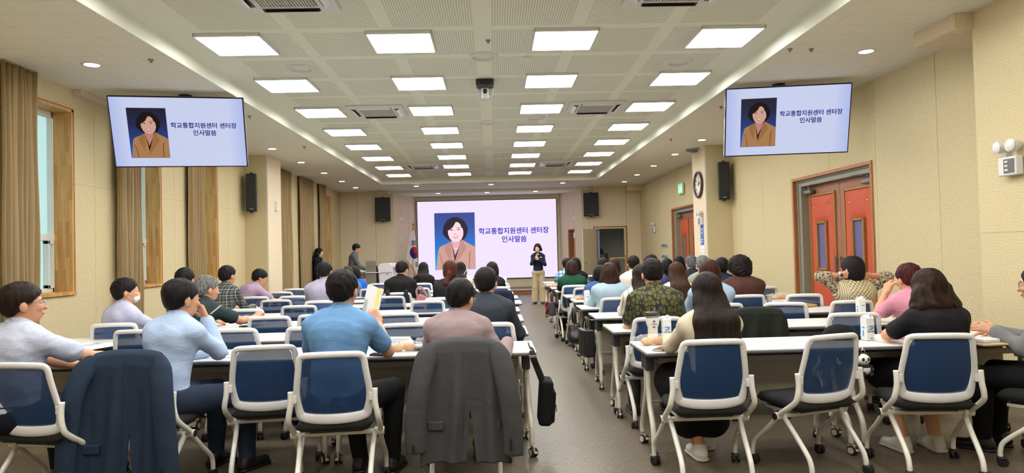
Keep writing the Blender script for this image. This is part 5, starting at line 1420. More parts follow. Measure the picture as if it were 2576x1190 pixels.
    if hair == 'short':
        ex = [(Ell(hp_(0, -.018, .032), (.094, .114, .104), HR), .02), (Ell(hp_(0, -.052, -.022), (.072, .058, .052), HR), .025)]; ops = [('plane', hp_(0, 0, -.022), fz), ('sub', Ell(hp_(0, .10, -.03), (.075, .07, .085), HR), .012)] + [('sub', Ell(hp_(sd*.092, .004, -.030), (.024, .030, .044), HR), .008) for sd in (-1, 1)]
        dsp = wrinkle(.010, 75, seed, (1, 1, .3))
    elif hair == 'curly':
        ex = [(Ell(hp_(0, -.02, .03), (.118*hv, .13, .122), HR), .02), (Ell(hp_(0, -.07, -.05), (.095*hv, .07, .08), HR), .04)]; ops = [('sub', Ell(hp_(0, .115, -.035), (.066, .07, .085), HR), .012)]
        dsp = wrinkle(.024, 105, seed); hh = min(hh, .009)
    elif hair in ('bob', 'wavy'):
        wv_ = hair == 'wavy'
        ex = [(Ell(hp_(0, -.018, .030), (.095, .116, .106), HR), .02), (Ell(hp_(0, -.048, -.05*hl), ((.112 if wv_ else .100)*hv, .078, .088*hl), HR), .05)]
        if wv_: ex.append((Ell(hp_(0, -.055, -.12), (.135*hv, .075*hv, .07), HR), .05))
        for sd in (-1, 1): ex.append((Cap(hp_(sd*.076, -.012, 0), hp_(sd*.086*hv, -.015, -.085*hl), .026, .022), .03))
        ops = [('sub', Ell(hp_(0, .125, -.045), (.066, .088, .105), HR), .012), ('sub', Cap(hp_(0, .05, -.10), hp_(0, .09, -.24), .066, .07), .01)]; dsp = wrinkle(.016 if wv_ else .007, 45, seed, (1, 1, .5 if wv_ else .15))
    elif hair in ('long', 'pony'):
        ex = [(Ell(hp_(0, -.018, .030), (.093, .114, .105), HR), .02), (Ell(hp_(0, -.045, -.05), (.088, .078, .08), HR), .04)]
        ops = [('sub', Ell(hp_(0, .125, -.045), (.066, .085, .10), HR), .012)]
        if hair == 'long':
            Lh = longback or (.33, .13); b0 = hp_(0, -.075, -.08); down = K['R2']@np.array([0, -.06, -1.]); b1 = N+K['R2']@np.array([0, -.13, -.03]); b2 = b1+unit(down)*Lh[0]
            for t_ in (-1, -.6, -.2, .2, .6, 1): ex.append((Cap(b0+np.array([t_*.062, .01, .03]), b1+np.array([t_*(.03+.30*Lh[1]), 0, 0]), .038, .038), .05)); ex.append((Cap(b1+np.array([t_*(.03+.30*Lh[1]), 0, 0]), b2+np.array([t_*.60*Lh[1], 0, .02*abs(t_)]), .040, .026), .05))
            ops.append(('sub', Cap(hp_(0, .05, -.10), hp_(0, .07, -.25), .05, .07), .01))
        else:
            b0 = hp_(0, -.11, -.0); sx = .03; b1 = hp_(.01, -.15, -.06); b2 = hp_(-.03, -.17, -.17); b3 = hp_(-.07, -.13, -.26); ops += [('sub', Cap(hp_(0, .02, -.10), hp_(0, .02, -.22), .062, .07), .02)]
            np_mesh('ponytail', build(set(), 0, hh, [], wrinkle(.010, 50, seed, (1, 1, .3)), extra=[(Cap(b0, b1, .022, .03), .01), (Cap(b1, b2, .034, .042), .02), (Cap(b2, b3, .042, .016), .02)]), hm, r)
        dsp = wrinkle(.006, 40, seed, (1, 1, .12))
    if face and hair != 'short': ops.append(('sub', Ell(hp_(0, .125, -.045), (.070, .125, .100), HR), .01))
    np_mesh('hair', build(set(), 0, hh, ops, dsp, extra=ex), hm, r)
    # eyes, brows, mouth where the face can be seen
    if face:
        for sd in (-1, 1):
            b = B(); m = Matrix(HR.tolist()).to_4x4(); c = Vector(hp_(sd*.031, .0865, .004))
            sph(b, (0, 0, 0), (.013, .006, .0055), 10, 6, Matrix.Translation(c) @ m); eo = from_bm('eye', b, plain('eye white', srgb(225, 220, 215), .3), r, True)
            b = B(); sph(b, (0, 0, 0), (.0062, .003, .0055), 10, 6, Matrix.Translation(Vector(hp_(sd*.031, .091, .004))) @ m); from_bm('iris', b, M_black, eo, True)
            b = B(); tube(b, [tuple(hp_(sd*.014, .0985, .022)), tuple(hp_(sd*.032, .096, .026)), tuple(hp_(sd*.046, .086, .022))], .0018, 6); from_bm('eyebrow', b, H_DARK, r)
        b = B(); tube(b, [tuple(hp_(-.022, .090, -.064)), tuple(hp_(-.01, .0955, -.067)), tuple(hp_(.01, .0955, -.067)), tuple(hp_(.022, .090, -.064))], .0048, 8); from_bm('mouth', b, plain('lips', srgb(176, 86, 84), .4), r, True)
    if glasses:
        b = B()
        for sd in (-1, 1):
            c = Vector(hp_(sd*.033, .104, .002)); ring = [tuple(c + Vector(HR@np.array([math.cos(a)*.023, 0, math.sin(a)*.017]))) for a in np.linspace(0, 2*PI, 17)[:-1]]
            tube(b, ring, .0016, 5, True); tube(b, [tuple(hp_(sd*.056, .103, .004)), tuple(hp_(sd*.082, .06, .005)), tuple(hp_(sd*.086, -.01, .0)), tuple(hp_(sd*.084, -.03, -.012))], .0018, 5)
        tube(b, [tuple(hp_(-.010, .105, .004)), tuple(hp_(.010, .105, .004))], .0016, 5); from_bm('glasses', b, glasses, r)
    r['_h'] = 0; del r['_h']
    tag(r, label, 'person', group)
    r_info = dict(o=r, hp=hp_, HR=HR, jt=jt, N=N, P=P, sh=sh, s=s)
    return r_info
def world(info, p):
    o = info['o']; a = o.rotation_euler.z; c, s = math.cos(a), math.sin(a); return Vector((o.location.x+p[0]*c-p[1]*s, o.location.y+p[0]*s+p[1]*c, p[2]))
def local(xy, yaw, P):
    """world point -> local of a root at xy turned by yaw degrees"""
    a = math.radians(yaw); c, s = math.cos(a), math.sin(a); dx, dy = P[0]-xy[0], P[1]-xy[1]; return (dx*c+dy*s, -dx*s+dy*c, P[2])

def chy(px): return CHP[px].y+.27
def chx(px): return CHP[px].x
# ---- window-side block, nearest row
S_check = checkfine('pale blue slub shirt', (196, 200, 216), (168, 176, 200))
i1 = person('man in glasses and pale blue short-sleeved shirt at the left frame edge', (chx(40), chy(40)-.02), -14, px=58, top=703, Z=4.15, lean=6, w=1.04, head=(-38, -2, 0), shirt=S_check, pants=T_navy, hair='short', hm=H_DARK, glasses=M_steel, face=True, tucked=True,
       arms={1: dict(w=(.36, .42, .765), p=(.45, -.3, -1), d=(.2, 1, -.2), c=.35), -1: dict(w=(.10, .36, .74), p=(-.9, -.3, -.5), d=(.7, .6, .2), n=(0, .3, -1), c=.7)}, feet={-1: (-.1, .36, 0), 1: (.10, .40, 0)})
i2 = person('man in pale blue long-sleeved shirt holding a pen to his mouth', (chx(322)+.22, chy(322)+.10), -22, px=458, top=695, Z=4.5, lean=12, w=1.02, head=(-18, 4, 0), shirt=cloth('pale blue shirt', (172, 192, 224), var=.03), sleeve='long', pants=T_blue, hair='short', face=True, tucked=True,
       arms={1: dict(w=(.05, .24, 1.00), p=(.35, .3, -1), d=(-.35, -.1, .8), n=(-.4, -.6, .2), c=1.0), -1: dict(w=(-.10, .40, .77), p=(-.45, -.5, -.8))}, feet={1: (.28, .34, 0), -1: (.0, .36, 0), 'k': {1: (.26, .36, .50), -1: (-.02, .40, .50)}})
i3 = person('man in bright blue short-sleeved shirt holding up an open booklet', (chx(832), chy(832)+.03), -6, px=862, top=672, Z=4.35, lean=10, side=0, w=1.06, head=(-6, 6, 0), shirt=cloth('bright blue shirt', (104, 146, 192), var=.03), pants=T_black, hair='short', tucked=False, hemz=.50,
       arms={1: dict(w=(.14, .36, .95), p=(.5, .2, -1), d=(-.5, .3, .8), n=(-.3, .8, 0), c=.9), -1: dict(w=(-.20, .42, .77), p=(-.45, -.5, -.8))}, feet={1: (.24, .28, 0), -1: (.02, .30, 0), 'k': {1: (.24, .34, .52), -1: (-.06, .38, .50)}})
i4 = person('man in mauve long-sleeved shirt and glasses seated behind the dark grey jacket', (chx(1165), chy(1165)+.12), -4, px=1158, top=697, Z=4.55, lean=16, w=1.03, head=(-22, 10, 4), shirt=cloth('mauve shirt', (150, 131, 133), var=.03), sleeve='long', pants=T_navy, hair='short', glasses=M_steel, face=True, tucked=True,
       arms={1: dict(w=(.32, .24, .775), p=(.35, -.6, -1), d=(-.1, 1, .0), c=.8), -1: dict(w=(-.16, .38, .77), p=(-.45, -.5, -.8))}, feet={1: (.12, .18, 0), -1: (-.06, .18, 0)})
# ---- second row onwards, window side
person('man in dark charcoal suit jacket near the aisle', (0, 5.50), -6, px=1222, top=668, Z=5.6, lean=10, w=1.06, head=(-8, 4, 0), shirt=cloth('charcoal suit', (52, 56, 66)), sleeve='long', jacket=True, pants=T_navy, hair='short', arms={1: dict(w=(.20, .34, .78), p=(.45, -.5, -.8))})
i6 = person('man with a white face mask and lavender shirt by the second window', (chx(284), chy(284)-.0), -30, px=318, top=695, Z=6.4, lean=6, head=(-32, 0, 0), shirt=cloth('lavender shirt', (186, 190, 220), var=.03), sleeve='long', pants=T_black, hair='short', face=False)
person('grey-haired man in dark green polo leaning on the table', (0, 6.45), -18, px=522, top=690, Z=6.6, lean=20, w=1.02, head=(-30, 6, 0), shirt=cloth('dark green polo', (44, 58, 60)), pants=T_black, hair='short', hm=H_GREY, face=True, arms={1: dict(w=(.30, .48, .80), p=(.8, -.4, -.7), d=(-.1, .8, .5), c=1.1)})
person('man in grey shirt mostly hidden behind the pale blue shirt man', (0, 7.4), -6, px=466, top=670, Z=7.5, lean=4, shirt=cloth('steel grey shirt', (96, 104, 116)), hair='short')
person('man in black and white plaid shirt', (0, 8.5), -14, px=573, top=665, Z=8.6, lean=14, head=(-14, 2, 0), shirt=plaid('black grey plaid', (38, 40, 42), (92, 96, 96), (170, 170, 168), .075), sleeve='long', hair='short')
person('young man with glasses in a lilac short-sleeved shirt bent over his table', (0, 9.72), -34, px=654, top=676, Z=9.9, lean=30, head=(-30, 22, 0), shirt=cloth('lilac shirt', (164, 140, 166), var=.03), hair='short', glasses=M_steel, face=True, arms={1: dict(w=(.35, .50, .77), p=(.8, -.2, -.6))})
person('man with thick black hair in a pale lavender shirt', (chx(805), chy(805)), 0, px=817, top=655, Z=8.8, lean=10, w=1.08, head=(-10, 6, 0), shirt=cloth('greyish lavender shirt', (166, 162, 184), var=.03), sleeve='long', hair='short')
person('person with brown hair in a grey blue jacket behind the bright blue shirt man', (0, 11.1), 0, px=874, top=668, Z=11.2, lean=10, shirt=cloth('grey blue jacket', (96, 112, 146)), sleeve='long', jacket=True, hair='short', hm=H_BROWN)
person('dark-haired person in a vivid royal blue top', (0, 12.2), 0, px=893, top=668, Z=12.3, lean=12, shirt=cloth('royal blue top', (28, 92, 190)), sleeve='long', hair='bob', hm=H_BLACK, female=True)
person('man in a black polo shirt and glasses looking down', (chx(999), chy(999)+.08), -4, px=1012, top=655, Z=10.0, lean=14, w=1.08, head=(-24, 18, 0), shirt=cloth('black polo', (22, 22, 24)), hair='short', glasses=M_black, face=True)
person('woman with long wavy black hair in a black top', (chx(1060), chy(1060)), 0, px=1065, top=657, Z=13, lean=10, female=True, shirt=cloth('black top', (18, 18, 22)), sleeve='long', hair='long', longback=(.22, .11), collar=False)
person('woman with an auburn ponytail in a dark jacket', (chx(1108), chy(1108)+.05), 0, px=1132, top=652, Z=8.8, lean=12, w=1.05, female=True, shirt=cloth('soft black jacket', (34, 33, 36)), sleeve='long', hair='pony', hm=H_AUB, head=(-4, 6, 0), arms={1: dict(w=(.20, .34, .98), p=(.8, 0, -.8), d=(-.2, .3, .8), n=(-.4, .5, 0), c=1.0)})
person('woman with black hair and a white ruffled blouse beyond the ponytail', (0, 11.4), 0, px=1158, top=656, Z=11.6, lean=10, female=True, shirt=cloth('white ruffle blouse', (214, 210, 206)), hair='long', longback=(.12, .10), collar=False)
person('woman with a brown bob in dark clothes beside the aisle', (chx(1250), chy(1250)), -10, px=1238, top=656, Z=10.8, lean=12, female=True, shirt=cloth('dark knit', (30, 30, 40)), sleeve='long', hair='bob', hm=H_DARK)
# ---- door-side block
LB = cloth('cream satin blouse', (206, 194, 170), var=.03, rough=.6)
person('woman with very long straight black hair and a cream blouse', (chx(1795), chy(1795)+.04), 0, px=1775, top=677, Z=4.45, lean=8, female=True, w=.96, head=(0, 2, 0), shirt=LB, sleeve='long', hair='long', hm=hairmat('glossy black hair', (16, 13, 14), (44, 32, 28), .5), longback=(.40, .215), pants=T_black, skirt='long', shoes=M_shoew, collar=False, feet={-1: (-.02, .22, .0), 1: (.10, .46, 0)},
       arms={-1: dict(w=(-.17, .36, .77), p=(-.6, -.4, -.8)), 1: dict(w=(.20, .38, .77))})
i20 = person('woman with shoulder-length wavy dark hair in a black polo shirt', (chx(2368)-.10, chy(2368)+.14), 4, px=2330, top=668, Z=4.55, lean=14, female=True, w=1.06, head=(4, 6, 0), shirt=cloth('black polo knit', (26, 25, 29)), hair='wavy', hm=hairmat('wavy dark brown hair', (20, 14, 12), (52, 34, 26), .6, .6), hv=1.32, pants=cloth('black frilled skirt', (16, 16, 18)), skirt=True, shoes=M_shoew, feet={-1: (-.16, .18, 0), 1: (.06, .16, 0)},
       arms={-1: dict(w=(-.08, .36, .775), p=(-1.0, -.1, -.5), d=(.9, .4, 0), c=.3), 1: dict(w=(.06, .38, .775), p=(1, -.2, -.5), d=(-.9, .4, 0), c=.3)})
person('person in a grey tweed jacket cut by the right frame edge', (3.50, 4.15), 38, px=2612, top=660, Z=4.2, lean=12, female=True, head=(10, 2, 0), shirt=cloth('grey tweed jacket', (122, 122, 124), var=.12), sleeve='long', jacket=True, pants=T_black, hair='long', longback=(.1, .08), face=True, glasses=M_steel, feet={-1: (-.08, .40, 0), 1: (.12, .36, 0)},
       arms={-1: dict(w=(-.08, .30, .80), p=(-.4, -.4, -1), d=(-.1, 1, .25), n=(.7, 0, -.5), c=.25, t=1), 1: dict(w=(.10, .36, .77))})
person('person with short dark red hair in a pink blouse, hand against the head', (chx(2378)-.2, chy(2378)+.05), 0, px=2283, top=657, Z=5.75, lean=14, female=True, w=1.1, head=(8, 10, 0), shirt=cloth('pink textured blouse', (206, 138, 158), 200, .5), hair='short', hm=H_RED, arms={-1: dict(w=(-.13, .22, .97), p=(-.4, .3, -1), d=(.35, -.2, .9), n=(.8, .2, 0), c=.7, t=1)})
i23 = person('woman in a cream cable-knit vest holding both hands behind her neck', (chx(2145), chy(2145)), 2, px=2140, top=640, Z=6.7, lean=2, female=True, head=(20, -2, 0), shirt=(knit(), floral()), sleeve='elbow', hair='bob', hm=H_BLACK, glasses=plain('red glasses', srgb(170, 50, 40), .3), face=True, tone='mid',
       arms={-1: dict(w=(-.13, -.06, 1.09), p=(-1, .1, .35), d=(1, -.30, .0), n=(0, .8, .2), c=.2, t=1), 1: dict(w=(.15, -.07, 1.08), p=(1, .1, .3), d=(-1, -.15, -.05), n=(0, .8, .2), c=.2, t=1)})
person('man in a black shirt printed with olive leaves, seen from behind', (chx(1655), chy(1655)+.02), -3, px=1640, top=648, Z=5.8, lean=14, w=1.08, head=(3, 16, 0), shirt=leafprint(), pants=T_grey, hair='short', hm=H_BLACK, shoes=M_shoe, feet={-1: (-.18, .16, 0), 1: (.1, .30, 0)}, arms={-1: dict(w=(-.14, .40, .77), p=(-.45, -.4, -1))})
person('woman with long light brown hair in a white top', (0, 7.75), 0, px=1700, top=656, Z=7.9, lean=10, female=True, shirt=cloth('white top', (216, 216, 214)), hair='long', hm=H_LBR, longback=(.22, .12), collar=False)
person('woman with straight brown hair and a striped cream blouse', (0, 6.62), -4, px=1612, top=660, Z=6.8, lean=10, female=True, shirt=stripes('cream striped blouse', (212, 206, 192), (120, 104, 92)), sleeve='long', hair='long', hm=H_DARK, longback=(.10, .10), collar=False)
person('woman with a wavy brown bob in a light blue jacket', (0, 7.85), 0, px=1531, top=658, Z=8.0, lean=12, female=True, w=1.06, shirt=cloth('light blue jacket', (160, 184, 200), var=.03), sleeve='long', jacket=True, hair='wavy', hm=H_BROWN)
person('woman with dark pinned hair in a denim blue top', (0, 9.0), 0, px=1508, top=664, Z=9.2, lean=16, female=True, w=1.1, shirt=cloth('denim blue top', (66, 86, 140)), hair='pony', hm=H_BLACK)
person('woman with a straight dark bob in a dark green sweater', (chx(1446), chy(1446)+.03), 0, px=1437, top=653, Z=10.6, lean=8, female=True, w=1.12, shirt=cloth('dark green sweater', (24, 72, 50)), sleeve='long', hair='bob', hm=hairmat('soft dark bob', (26, 18, 18), (60, 42, 38)), collar=False)
person('woman with black hair in a black jacket behind the green sweater', (0, 11.7), 0, px=1446, top=645, Z=11.9, lean=8, female=True, shirt=cloth('black jacket', (20, 20, 22)), sleeve='long', jacket=True, hair='bob', hm=H_BLACK)
person('person in a blue plaid shirt at the far aisle seat', (0, 12.8), 0, px=1425, top=647, Z=13, lean=8, shirt=plaid('blue plaid', (84, 132, 176), (190, 214, 226), (60, 90, 140), .07), hair='short')
person('man with short black hair in a white shirt before the open door', (0, 10.0), 0, px=1592, top=640, Z=10.2, lean=8, shirt=cloth('white shirt', (216, 212, 204), var=.02), hair='short')
person('woman with short brown hair behind the light blue jacket', (0, 11.0), 0, px=1544, top=648, Z=11.2, lean=10, female=True, shirt=cloth('brown top', (60, 46, 42)), hair='bob', hm=H_BROWN)
person('person with dark brown hair farthest before the store room rack', (0, 12.2), 0, px=1517, top=646, Z=12.4, lean=10, female=True, shirt=cloth('dark top', (34, 34, 40)), hair='bob', hm=H_DARK)
person('man with black hair and a purple blue collared shirt', (0, 9.0), -6, px=1637, top=637, Z=9.2, lean=8, shirt=cloth('purple blue shirt', (74, 70, 136)), hair='short', head=(-14, 4, 0))
person('person with rounded black hair between leaf shirt and light brown hair', (0, 11.0), 0, px=1677, top=648, Z=11.2, lean=8, female=True, shirt=cloth('black top', (18, 18, 22)), hair='bob')
person('woman with black shoulder-length hair before the far padded door', (0, 11.4), 0, px=1707, top=642, Z=11.6, lean=8, female=True, shirt=cloth('black top', (18, 18, 22)), hair='long', longback=(.1, .1), collar=False)
person('man with greying black hair in a dark navy suit', (0, 10.4), -4, px=1738, top=641, Z=10.6, lean=12, head=(14, 10, 0), shirt=cloth('dark navy suit', (32, 40, 56)), sleeve='long', jacket=True, hair='short', hm=hairmat('greying hair', (30, 30, 34), (110, 112, 116)))
person('man with grey hair in a pale grey jacket', (0, 9.3), 0, px=1766, top=640, Z=9.5, lean=10, shirt=cloth('pale grey jacket', (150, 148, 138)), sleeve='long', jacket=True, hair='short', hm=H_GREY)
person('woman with a dark auburn bob in a light blue jacket', (chx(1820), chy(1820)), 0, px=1783, top=649, Z=6.75, lean=8, female=True, w=1.08, shirt=cloth('sky blue jacket', (160, 182, 208), var=.03), sleeve='long', jacket=True, hair='bob', hm=hairmat('dark auburn hair', (30, 16, 13), (66, 34, 26)))
person('person with short curly black hair in navy between the bob and the curls', (0, 9.0), 0, px=1814, top=645, Z=9.2, lean=12, shirt=cloth('navy top', (34, 42, 66)), hair='short', hm=H_BLACK)
person('person with big curly black hair in a brown shirt', (chx(1882), chy(1882)), 0, px=1858, top=643, Z=7.8, lean=14, w=1.16, head=(14, 10, 0), shirt=cloth('brown shirt', (76, 48, 42)), sleeve='long', hair='curly', hm=hairmat('curly black hair', (16, 12, 12), (44, 34, 32), .6, .5), hv=1.15)
# ---- standing
spk = person('woman presenter in dark blue top and beige slacks speaking into a microphone', (1.14, 17.82), 172, px=1352, top=615, Z=17.82, stand=1.575, s=.93, w=.88, hl=.55, hv=1.12, lean=0, female=True, head=(-6, 2, 0), h=.0075, shirt=cloth('dark blue blouse', (30, 38, 62)), sleeve='long', pants=T_beige, hair='bob', hm=H_BLACK, face=True, tone='light', hemz=.87,
       arms={1: dict(w=(.03, .19, 1.235), p=(.7, -.2, -.9), d=(-.25, .1, .9), n=(-.8, .1, 0), c=1.1, t=1), -1: dict(w=(-.03, .18, 1.17), p=(-.8, -.2, -.8), d=(.5, .4, .7), n=(.6, -.4, 0), c=.9, t=1)})
person('man in a grey blazer standing at the lectern looking down', (-3.72, 18.4), -78, px=897, top=610, Z=18.4, stand=1.74, s=1.02, lean=8, head=(0, 14, 0), h=.011, shirt=cloth('grey blazer', (92, 94, 102)), sleeve='long', jacket=True, pants=T_navy, hair='short', hemz=.80, glasses=M_steel, face=True,
       arms={1: dict(w=(.14, .40, 1.0), p=(.4, -.6, -.7), d=(0, 1, -.2), n=(0, 0, -1)), -1: dict(w=(-.14, .40, 1.0), p=(-.4, -.6, -.7), d=(0, 1, -.2), n=(0, 0, -1))})
person('woman with long black hair in dark clothes standing by the curtains', (-4.55, 18.4), -95, px=803, top=625, Z=18.4, stand=1.62, s=.95, lean=2, female=True, head=(0, 2, 0), h=.011, shirt=cloth('black coat', (24, 24, 28)), sleeve='long', jacket=True, pants=T_black, hair='long', longback=(.2, .09), face=True, tone='light', hemz=.70)
p = at(1575, 690, y=21.2); r = empty('wooden_stand', (p.x, 21.2, 0)); b = B(); bx(b, (-.5, -.015, 1.10), (.02, .015, 1.13)); bx(b, (-.015, -.02, 0), (.015, .02, 1.2)); bx(b, (-.5, -.02, 0), (-.47, .02, 1.13)); bx(b, (-.02, -.2, 0), (.02, .2, .03)); bx(b, (-.5, -.2, 0), (-.46, .2, .03)); from_bm('frame', b, M_jamb, r); tag(r, 'light wooden bar stand in front of the open store room door', 'stand')
# microphone held by the presenter
q = world(spk, spk['hp'](.0, .125, -.085)); r = empty('microphone', q); b = B(); cyl(b, (0, 0, -.13), (0, 0, 0), .011, .014, 12); from_bm('body', b, M_black, r)
b = B(); sph(b, (0, -.0, .015), .024, 12, 8); from_bm('head', b, plain('mesh mic head', srgb(170, 165, 160), .4, .3), r, True); tag(r, 'pale-headed handheld microphone at the presenter mouth', 'microphone')
b = B(); bx(b, (-.03, -.004, -.009), (.03, .002, .009), .002); o = from_bm('plate', b, M_white_pl); q = world(spk, (-.09, .135, 1.23)); r = empty('name_badge', q); o.parent = r; tag(r, 'small white name badge on the presenter chest', 'badge')
# face mask of man six
r = empty('face_mask', world(i6, (0, 0, 0))); r.rotation_euler.z = i6['o'].rotation_euler.z
g = Grid(i6['hp'](0, .07, -.05)-.12, i6['hp'](0, .07, -.05)+.12, .006); g.apply(Ell(i6['hp'](0, .040, -.058), (.056, .066, .050), i6['HR']), 0, 'u', .004); g.apply(Ell(i6['hp'](0, .015, -.058), (.075, .062, .075), i6['HR']), 0, 's', 0)
np_mesh('fabric', g.mesh(), plain('white mask', srgb(226, 228, 230), .7), r)
b = B()
for sd in (-1, 1): tube(b, [tuple(i6['hp'](sd*.058, .075, -.035)), tuple(i6['hp'](sd*.080, .0, -.01)), tuple(i6['hp'](sd*.076, -.01, -.03)), tuple(i6['hp'](sd*.055, .075, -.08))], .0015, 5)
from_bm('ear_loop', b, M_white_pl, r); tag(r, 'white face mask on the man in the lavender shirt', 'mask')

# ================================================================== JACKETS OVER CHAIRS
def jacket_on(cx, cy, rz, mat, label, w=.27, ztop=.885, zbot=.16, vent=True, sleeves=True, h=.0075, name='jacket', zl=None, buttons=True):
    r = empty(name, (cx, cy, 0), math.radians(rz)); H = ztop-zbot; wr = wrinkle(.0055, 17, 70+int(abs(cx)*37) % 20, (1.5, 1, .5)); wf = wrinkle(.0030, 60, 31, (1, 1, 1.4))
    prof = [(-.30, .060), (-.10, .050), (-.03, .035), (0, .0), (.03, -.035), (.10, -.052), (1, -.095)]   # v, y : over the top bar and down the back
    def py_(v):
        for (a, ya_), (c, yc_) in zip(prof, prof[1:]):
            if v <= c: return ya_+(yc_-ya_)*(v-a)/(c-a)
        return prof[-1][1]
    def half(v): return w*(.74+.14*min(1, max(0, v)/.16)+.14*max(0, v-.16)/.84)
    def pt(u, v, side=0):
        hwid = half(max(v, 0)); x = u*hwid; z = ztop - abs(v)*H if abs(v) > .03 else ztop + .004 - abs(v)*H; z -= .02*abs(u)**3*(1 if v > -.1 else 0)
        y = py_(v) - .012*abs(u)**2
        amp = min(1, max(0, v-.08)*2.2)
        y -= amp*(.017*math.cos(u*7.3+.6+1.2*v) + .008*math.cos(u*15+2+2*v))
        if vent and v > .58:
            k = (v-.58)/.42; dxx = (x-w*.14); x += (math.copysign(1, side or dxx))*.030*k*math.exp(-abs(dxx)/.08); y -= .012*k*math.exp(-abs(dxx)/.05)*(1 if (side or dxx) > 0 else -1)
        z -= .0 if not vent else .02*math.sin(u*4+1)*max(0, v-.8)*2
        return x, y, z
    nu, nv = 56, 64; b = B(); g = {}; iv = int(round((w*.14/half(.8)+1)/2*nu))
    vs_ = [-.26+.26*j/10 for j in range(10)] + [0, .01, .02, .03] + [.03+.97*j/nv for j in range(1, nv+1)]
    for j, v in enumerate(vs_):
        for i in range(nu+1):
            g[i, j, 0] = b.verts.new(pt(i/nu*2-1, v, -1 if i == iv else 0))
            if i == iv: g[i, j, 1] = b.verts.new(pt(i/nu*2-1, v, 1)) if (vent and v > .58) else g[i, j, 0]
    for j in range(len(vs_)-1):
        for i in range(nu):
            q = 1 if i == iv else 0
            b.faces.new((g[i, j, q], g[i, j+1, q], g[i+1, j+1, 0], g[i+1, j, 0]))
    P_ = np.array([v.co[:] for v in b.verts]); d_ = wr(P_)+wf(P_)
    for v, dd in zip(b.verts, d_): v.co.y -= float(dd)*(1 if v.co.z < ztop-.05 else .3)
    o = from_bm('back_panel', b, mat, r, True); sm = o.modifiers.new('s', 'SOLIDIFY'); sm.thickness = .006; sm.offset = 0
    if not sleeves: return tag(r, label, 'jacket')
    for sd in (-1, 1):
        path = spline([(sd*w*.70, -.030, ztop-.035), (sd*w*.86, -.070, ztop-.11), (sd*w*.98, -.112, ztop-.24), (sd*w*1.06, -.125, zbot+.36), (sd*w*1.12, -.130, zbot+.20), (sd*w*1.12, -.128, zbot+(.075 if sd < 0 else .045))], 7)
        N_ = len(path); b = B()
        def fl(i, N_=N_):
            t = i/(N_-1); return (.026+.040*min(1, t*5)**.7-.008*t, .022+.014*min(1, t*5))
        tube(b, path, 0, 26, False, flat=fl, caps=False); P_ = np.array([v.co[:] for v in b.verts]); ws = wrinkle(.006, 30, 5+sd, (.8, 1, 1.8)); d_ = ws(P_)+wf(P_)
        for v, dd in zip(b.verts, d_): v.co.y -= float(dd); v.co.x += sd*float(dd)*.5
        o = from_bm('sleeve', b, mat, r, True); sm = o.modifiers.new('s', 'SOLIDIFY'); sm.thickness = .005; sm.offset = -1
        for k in range(4 if sd > 0 else 3):
            b = B(); zc = zbot+.085+k*.020; cyl(b, (sd*(w*1.10)-.012, -.158, zc), (sd*(w*1.10)-.012, -.176, zc), .0075, n=12); from_bm('button', b, M_black, r)
    b = B(); tube(b, [(x, y-.0045, z) for x, y, z in (pt(0.0, v) for v in [.04+.9*k/30 for k in range(31)])], .0011, 5); from_bm('centre_seam', b, mat, r)
    for sd in (-1, 1):
        a = pt(sd*.50, .66); c = pt(sd*.88, .63); b = B(); bx(b, (min(a[0], c[0]), min(a[1], c[1])-.010, a[2]-.05), (max(a[0], c[0]), max(a[1], c[1])-.002, a[2]), .004); from_bm('pocket_flap', b, mat, r)
    return tag(r, label, 'jacket')
p = CHP[322]; jacket_on(p.x+.0, p.y+.015, -4, cloth('navy suit wool', (40, 52, 72)), 'navy blue suit jacket hung over a chair back', .262, .885, .10, vent=True)
p = CHP[1165]; jacket_on(p.x, p.y+.015, 0, cloth('charcoal cotton', (68, 68, 70)), 'dark grey casual jacket hung over the aisle-end chair back', .255, .885, .17)
p = CHP[1905]; jacket_on(p.x, p.y+.02, 0, cloth('dark green black cloth', (34, 38, 34)), 'dark green jacket draped over a chair beside the long black hair', .25, .90, .45, vent=False, sleeves=False, buttons=False)
p = CHP[1240]; jacket_on(p.x+.1, p.y+.02, 0, cloth('navy cloth', (26, 32, 56)), 'navy garment over a chair behind the charcoal suit', .2, .89, .55, vent=False, sleeves=False, buttons=False, h=.012)

